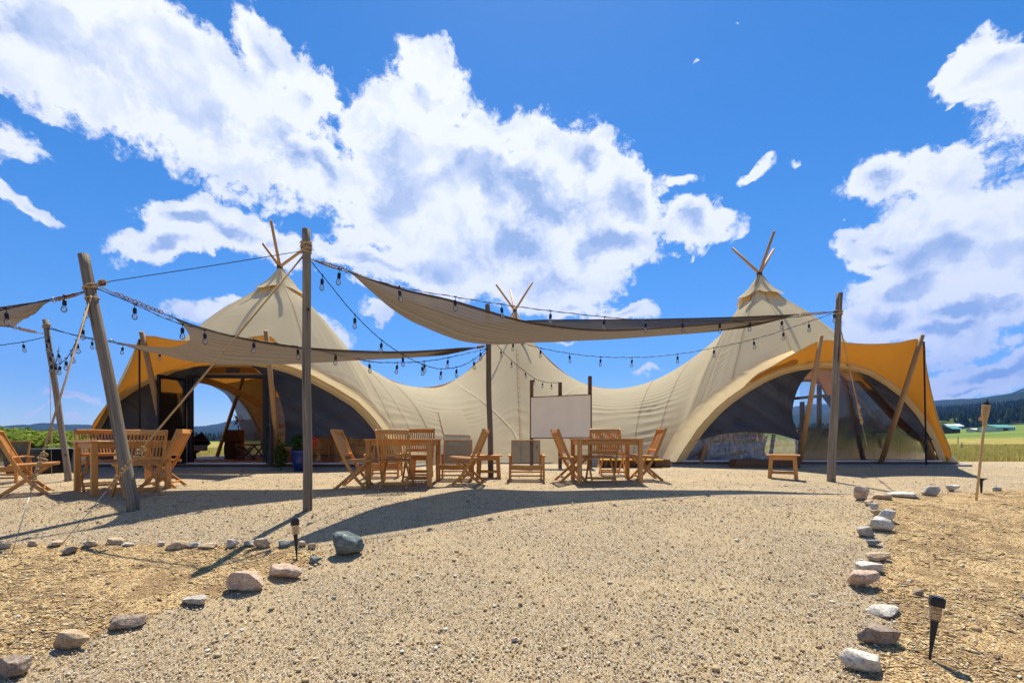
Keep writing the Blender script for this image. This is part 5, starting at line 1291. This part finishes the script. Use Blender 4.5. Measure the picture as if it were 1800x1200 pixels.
# ---------------------------------------------------------------- white board on three posts
t = thing('notice_board', 'blank white board on three brown posts in front of the central peak', 'board', ((984-HX)/F*10.9, 10.9, GZ), world=True)
for px, top in ((934.5,668),(984.5,672),(1037,661)):
    x = (px-HX)/F*10.95; b = MB(); b.sweep([Vector((x, 10.95, GZ-.1)), Vector((x, 10.95, zt_of(top, 10.95)))], rect(.085,.085), up=(0,1,0)); obj('post', b, 'planter_wood', t)
c = [P(932.5,698,10.87), P(1039,693,10.87), P(1039,769,10.87), P(932.5,770,10.87)]
b = MB()
for q in c: b.v.append(q)
for q in c: b.v.append(q+Vector((0,.025,0)))
b.face([0,1,2,3]); b.face([7,6,5,4])
for j in range(4): b.face([(j+1) % 4, j, 4+j, 4+(j+1) % 4])
obj('panel', b, 'white_board', t)
for a, e in ((0,1),(1,2),(2,3),(3,0)):
    b = MB(); b.sweep([c[a]+Vector((0,.012,0)), c[e]+Vector((0,.012,0))], rect(.022,.04,.002), up=(0,1,0)); obj('frame', b, 'planter_wood', t)
# outlet and meter at the foot of the middle post, grey box
t = thing('power_box', 'grey electrical box on the ground at the foot of the middle board post', 'electrical box', ((1042-HX)/F*11.3, 11.3, GZ)); b = MB(); b.box((0,0,.12), (.22,.18,.24)); obj('body', b, 'grey_plastic', t); b = MB(); b.box((0,0,.25), (.25,.2,.03)); obj('lid', b, 'grey_plastic', t)
b = MB(); b.tube([(-.6,-.05,.02),(-.7,0,.6),(-.62,.02,.75)], .012, 6); obj('conduit', b, 'grey_plastic', t)
t = thing('yellow_bench', 'low bench painted yellow behind the legs of the right-hand table', 'bench', ((1108-HX)/F*11.0, 11.0, GZ)); b = MB(); b.box((0,0,.19), (1.5,.28,.03)); obj('seat', b, 'yellow_paint', t)
for s in (-.6,.6): b = MB(); b.box((s,0,.088), (.06,.22,.17)); obj('leg', b, 'planter_wood', t)
def planter(label, px0, px1, Y, H):
    x0, x1 = (px0-HX)/F*Y, (px1-HX)/F*Y; L = x1-x0; t = thing('planter_box', label, 'planter box', ((x0+x1)/2, Y, GZ), 0, 'low brown timber boxes at the foot of the tent')
    for s in (-1, 1): beamobj('board', t, [(-L/2, s*.16, H/2), (L/2, s*.16, H/2)], rect(.03,H,.004), 'planter_wood')
    for s in (-1, 1): beamobj('board', t, [(s*(L/2-.016), -.143, H/2), (s*(L/2-.016), .143, H/2)], rect(.03,H,.004), 'planter_wood')
    beamobj('lid', t, [(-L/2+.035, 0, H-.03), (L/2-.035, 0, H-.03)], rect(.28,.02,.002), 'planter_wood')
planter('low brown timber box behind the chair right of the right-hand table', 1054, 1174, 11.25, .19)
planter('low brown timber box behind the lone side table before the right arch', 1288, 1399, 11.05, .19)
# bins beyond the far left table
def bin_(label, px0, px1, Y, H, m):
    x0, x1 = (px0-HX)/F*Y, (px1-HX)/F*Y; L = x1-x0; t = thing('storage_bin', label, 'storage bin', ((x0+x1)/2, Y, G((x0+x1)/2, Y)), R(-4))
    b = MB(); b.grid([[Vector((sx*L/2*k, sy*.3*k, z)) for sx, sy in ((-1,-1),(1,-1),(1,1),(-1,1),(-1,-1))] for k, z in ((.9,0),(.93,.1),(1,H-.08))], smooth=False); obj('tub', b, m, t)
    b = MB(); b.box((0,0,H-.05), (L*1.04,.66,.06)); obj('rim', b, m, t); b = MB(); b.box((0,0,H-.012), (L*1.0,.6,.03)); obj('lid', b, m, t)
bin_('long black plastic tub with a rim standing on the gravel at the far left', 31, 104, 9.4, .50, 'black_plastic')
bin_('light grey plastic bin just right of the long black tub', 98, 112, 9.7, .50, 'grey_plastic')

# ---------------------------------------------------------------- bamboo torch
p = ground_hit(1716, 880); t = thing('bamboo_torch', 'bamboo torch with woven head and black cap standing in the right bed', 'torch', p, world=True)
top = P(1733, 716, p.y); ax = (top-p).normalized()
b = MB(); b.tube([p-ax*.1, p.lerp(top, .33), p.lerp(top, .36), p.lerp(top, .66), top], .016, 10, scale=[.9,.95,1.0,1.0,1.0]); 
for k in (.2,.42,.64,.8): b.tube([p.lerp(top, k)-ax*.008, p.lerp(top, k), p.lerp(top, k)+ax*.008], .0195, 10, scale=[.85,1,.85])
obj('pole', b, 'bamboo', t)
hd = P(1734.5, 714, p.y)
s1 = ax.cross(Vector((0,1,0))).normalized(); s2 = ax.cross(s1)
for k in range(12):
    a = k*math.pi/6; b = MB(); rr = [(0.0,.015),(.12,.028),(.22,.039),(.30,.040)]; base = p.lerp(top, .80)
    b.sweep([base+ax*h*1.0+(s1*math.cos(a)+s2*math.sin(a))*r_ for h, r_ in rr], rect(.018,.006,.001), up=s1*math.cos(a)+s2*math.sin(a)); obj('strip', b, 'bamboo', t)
for k in range(5):
    b = MB(); h = .15+k*.036; b.tube([base+ax*h+(s1*math.cos(a)+s2*math.sin(a))*(.034+.008*min(1, (h-.12)/.1)) for a in np.linspace(0, 6.2832, 22)], .006, 6); obj('band', b, 'bamboo', t)
b = MB(); b.tube([base+ax*.14, base+ax*.20, base+ax*.31], .030, 14, scale=[.6,.95,1]); obj('canister', b, 'black_metal', t)
b = MB(); b.tube([base+ax*.31, base+ax*.335, base+ax*.36, base+ax*.375, base+ax*.40], .034, 14, scale=[1.15,.95,.5,.28,.2]); obj('cap', b, 'black_metal', t)
b = MB(); b.box(base+ax*.10+s1*(-.05 if s1.x > 0 else .05), (.05,.03,.05)); obj('cup', b, 'bamboo', t)

# ---------------------------------------------------------------- solar path lights
def path_light(label, px, py, tx, ty, s=1.0):
    p = ground_hit(px, py); top = P(tx, ty, p.y); H = (top-p).length; ax = (top-p).normalized()
    t = thing('path_light', label, 'garden light', p, world=True, group='black solar stake lights')
    fr = lambda k: p.lerp(top, k); u = Vector((p.x, p.y, 0)).normalized(); u = Matrix.Rotation(R(8), 3, 'Z') @ u
    b = MB(); b.sweep([p-ax*.05, fr(.12), fr(.60), fr(.64)], [(a*.5, c*.5) for a, c in rect(.068,.068,.010)], scale=[.25,.35,.95,1.05], up=u); obj('spike', b, 'black_plastic', t)
    b = MB(); b.sweep([fr(.64), fr(.86)], rect(.058,.058,.008), up=u, cap=False); obj('lens', b, 'lens_plastic', t)
    b = MB(); b.sweep([fr(.86), fr(.97), fr(1.0)], rect(.066,.066,.006), scale=[.95,1,.9], up=u); obj('cap', b, 'black_plastic', t)
    b = MB(); b.sweep([fr(1.0)+ax*.001, fr(1.0)+ax*.004], rect(.046,.046,.003), up=u); obj('solar_cell', b, 'solar_glass', t)
path_light('black solar stake light at the tip of the left bed beside the boulder', 522, 985, 518, 912)
path_light('black solar stake light in the right bed near the camera', 1634, 1160, 1648, 1049)
# broken one behind the torch
p = ground_hit(1725, 867); t = thing('path_light', 'bare black stake of a path light just right of the torch pole', 'garden light', p, world=True); t['group'] = 'black solar stake lights'
b = MB(); b.sweep([p-Vector((0,0,.05)), p+Vector((0,0,.20)), P(1726, 842, p.y)], rect(.05,.05,.01), scale=[.3,.7,1.3], up=(0,1,0)); obj('spike', b, 'black_plastic', t)
b = MB(); b.tube([P(1726,841.5,p.y), P(1726,840,p.y)], .06, 14); obj('cap', b, 'black_plastic', t)

# ---------------------------------------------------------------- stones
import bmesh
def stone(px, py, wpx, hpx, m, label, seed, group, cat='stone', ang=None):
    """px, py: the middle of the stone; wpx, hpx: its size in the photograph"""
    rnd = random.Random(seed*7+1)
    p = ground_hit(px, py+hpx*.38); Y = p.y; wd = wpx/F*Y; h = hpx/F*Y
    bm = bmesh.new(); bmesh.ops.create_icosphere(bm, subdivisions=4, radius=1.0)
    cuts = [(Vector((.1*rnd.gauss(0,1), .15*rnd.gauss(0,1)-.1, 1)).normalized(), rnd.uniform(.4,.6))]+[(Vector((rnd.gauss(0,1), rnd.gauss(0,1), rnd.gauss(0,1))).normalized(), rnd.uniform(.48,.86)) for _ in range(14)]
    for v in bm.verts:
        c = v.co.copy()
        for n_, d in cuts:
            e = c.dot(n_)-d
            if e > 0: c -= n_*e*.94
        c *= 1+.13*noise.noise(c*1.4+Vector((seed, 0, 0)))+.05*noise.noise(c*4+Vector((0, seed, 0)))+.03*noise.noise(c*9)+.014*noise.noise(c*22)
        v.co = c
    dep = wd*rnd.uniform(.5,.72)
    # visible height includes the top seen obliquely
    tilt = (EYE-p.z)/max(Y, .1); hz = max(h-dep*tilt*.5, h*.55)
    xs_ = [v.co.x for v in bm.verts]; zs_ = [v.co.z for v in bm.verts]
    sx = wd/(max(xs_)-min(xs_)); sz_ = hz*1.12/(max(zs_)-min(zs_)); zmin = min(zs_)*sz_
    for v in bm.verts: v.co = Vector((v.co.x*sx, v.co.y*dep/2, v.co.z*sz_-zmin-hz*.14))
    me = bpy.data.meshes.new('stone'); bm.to_mesh(me); bm.free(); me.polygons.foreach_set('use_smooth', [True]*len(me.polygons))
    me.materials.append(MATS[m]); o = bpy.data.objects.new('stone', me); COL.objects.link(o); o.location = p
    o.rotation_euler = (0, (rnd.uniform(-.10,.10) if ang is None else R(ang)), rnd.uniform(-.25,.25)); return tag(o, label, cat, group)
gS1, gS2, gS3 = 'stones edging the left bed towards the tents', 'stones edging the left bed towards the camera', 'stones edging the right bed'
SL = [
 (7,960,20,13,'stone_grey','grey stone cut by the left picture edge, first of the far row',gS1),(57,955,17,12,'stone_tan','small tan stone, second from the left in the far row',gS1),
 (97,955,22,12,'stone_pink','flat orange-brown stone in the far row, behind the low tilted brown one',gS1),(122,967,26,16,'stone_brown','brown tilted stone lying a little in front of the far row at left',gS1),
 (160,955,26,12,'stone_tan','rounded tan stone in the far row right of the tilted brown one',gS1),(203,951,27,13,'stone_tan','wedge-shaped tan stone in the far row, left of the flat pale sliver',gS1),
 (226,956,23,8,'stone_white','flat whitish sliver of stone in the far row',gS1),(284,956,13,9,'stone_white','tiny pale stone left of the wide tan block in the far row',gS1),
 (313,957,37,17,'stone_tan','wide tan block, largest stone in the left half of the far row',gS1),(343,958,22,11,'stone_white','pale low stone right of the wide tan block',gS1),
 (366,959,31,12,'stone_tan','long wedge of tan stone right of the pale low one in the far row',gS1),(408,956,21,17,'stone_grey','round grey stone just left of the post shadow',gS1),
 (441,955,24,12,'stone_grey','low grey stone lying in the post shadow',gS1),(464,955,30,20,'stone_tan','peaked tan stone just right of the post shadow',gS1),
 (499,957,21,13,'stone_green','dark green-grey stone just left of the stake light',gS1),(532,956,14,12,'stone_tan','small yellowish stone just right of the stake light',gS1),(548,960,15,12,'stone_tan','small tan stone left of the green-grey boulder',gS1),
 (608,957,56,46,'stone_green','big green-grey boulder right of the stake light',gS2),(553,984,27,14,'stone_green','dark flat stone below and left of the big boulder',gS2),
 (495,1003,66,28,'stone_pink','long pinkish slab below the stake light',gS2),(432,1020,70,44,'stone_pink','big tan-pink block left of the pinkish slab',gS2),
 (345,1055,55,21,'stone_grey','smooth light grey oval stone, left of the tan-pink block',gS2),(228,1091,62,29,'stone_brown','oblong beige stone with a pinkish end, third from the lower left corner',gS2),
 (124,1124,60,42,'stone_tan','oval beige stone, second from the lower left corner',gS2),(25,1170,72,44,'stone_brown','long brown stone in the lower left corner',gS2),
 (1514,869,34,28,'stone_pink','square pink-tan block at the corner of the right bed',gS3),(1551,873,34,12,'stone_tan','flat tan stone right of the square pink-tan block',gS3),
 (1591,870,48,12,'stone_white','long flat white stone, second right of the square block',gS3),(1635,864,30,19,'stone_grey','peaked grey stone in the back row of the right bed',gS3),
 (1671,858,29,14,'stone_white','rounded pale stone left of the torch',gS3),(1750,859,17,9,'stone_grey','small grey stone right of the torch near the picture edge',gS3),
 (1527,884,20,11,'stone_tan','small tan stone directly below the square pink-tan block',gS3),(1537,891,19,14,'stone_white','small white stone, second below the square block',gS3),
 (1543,902,19,13,'stone_tan','small round tan stone touching the two big white ones',gS3),(1560,908,31,26,'stone_white','big pale angular stone, upper of the two large white ones',gS3),
 (1552,922,42,28,'stone_white','big white wedge, lower of the two large white ones',gS3),(1521,935,27,21,'stone_grey','grey rounded stone left below the big white wedge',gS3),
 (1535,954,27,13,'stone_green','low dark green stone in the right edging row',gS3),(1545,978,41,18,'stone_tan','oval beige stone below the dark green one',gS3),
 (1528,997,46,22,'stone_white','white flat-topped stone touching the large pink one',gS3),(1515,1018,54,37,'stone_pink','large pink boulder in the right edging row',gS3),
 (1612,1042,21,13,'stone_brown','small orange-brown stone lying by itself left of the stake light in the right bed',gS3),(1558,1070,60,22,'stone_white','long thin white stone in the right edging row',gS3),
 (1546,1117,66,40,'stone_brown','brown-grey boulder, second from the bottom of the right row',gS3),(1520,1160,70,46,'stone_white','long whitish stone, lowest of the right row',gS3),
 (308,887,11,7,'stone_tan','small pale stone alone in the gravel, right of the leaning post',None),(906,1124,12,11,'stone_pink','small pink stone alone in the open gravel at the bottom centre',None),
 (727,858,1,1,None,None,None)]
for i, s_ in enumerate(SL):
    if s_[4]: stone(*s_[:6], i+1, s_[6])
# ---------------------------------------------------------------- air
hz = MB(); x0, x1, y0, y1, z0, z1 = -7300, 7300, -7300, 7300, -75, 1150
hz.v = [Vector((x, y, z)) for z in (z0, z1) for x, y in ((x0,y0),(x1,y0),(x1,y1),(x0,y1))]
for f_ in ([3,2,1,0],[4,5,6,7],[0,1,5,4],[1,2,6,5],[2,3,7,6],[3,0,4,7]): hz.face(f_)
m, t = mat('air'); o_ = t.n('ShaderNodeOutputMaterial'); pv = t.n('ShaderNodeVolumePrincipled', ins={'Color': (0.16,0.38,1.0,1), 'Density': 0.00012, 'Anisotropy': 0.2}); t.link(pv.outputs[0], o_.inputs['Volume']); MATS['air'] = m
tag(obj('haze', hz, 'air'), kind='stuff')
scene.cycles.max_bounces = 8; scene.cycles.transparent_max_bounces = 24; scene.cycles.volume_bounces = 0
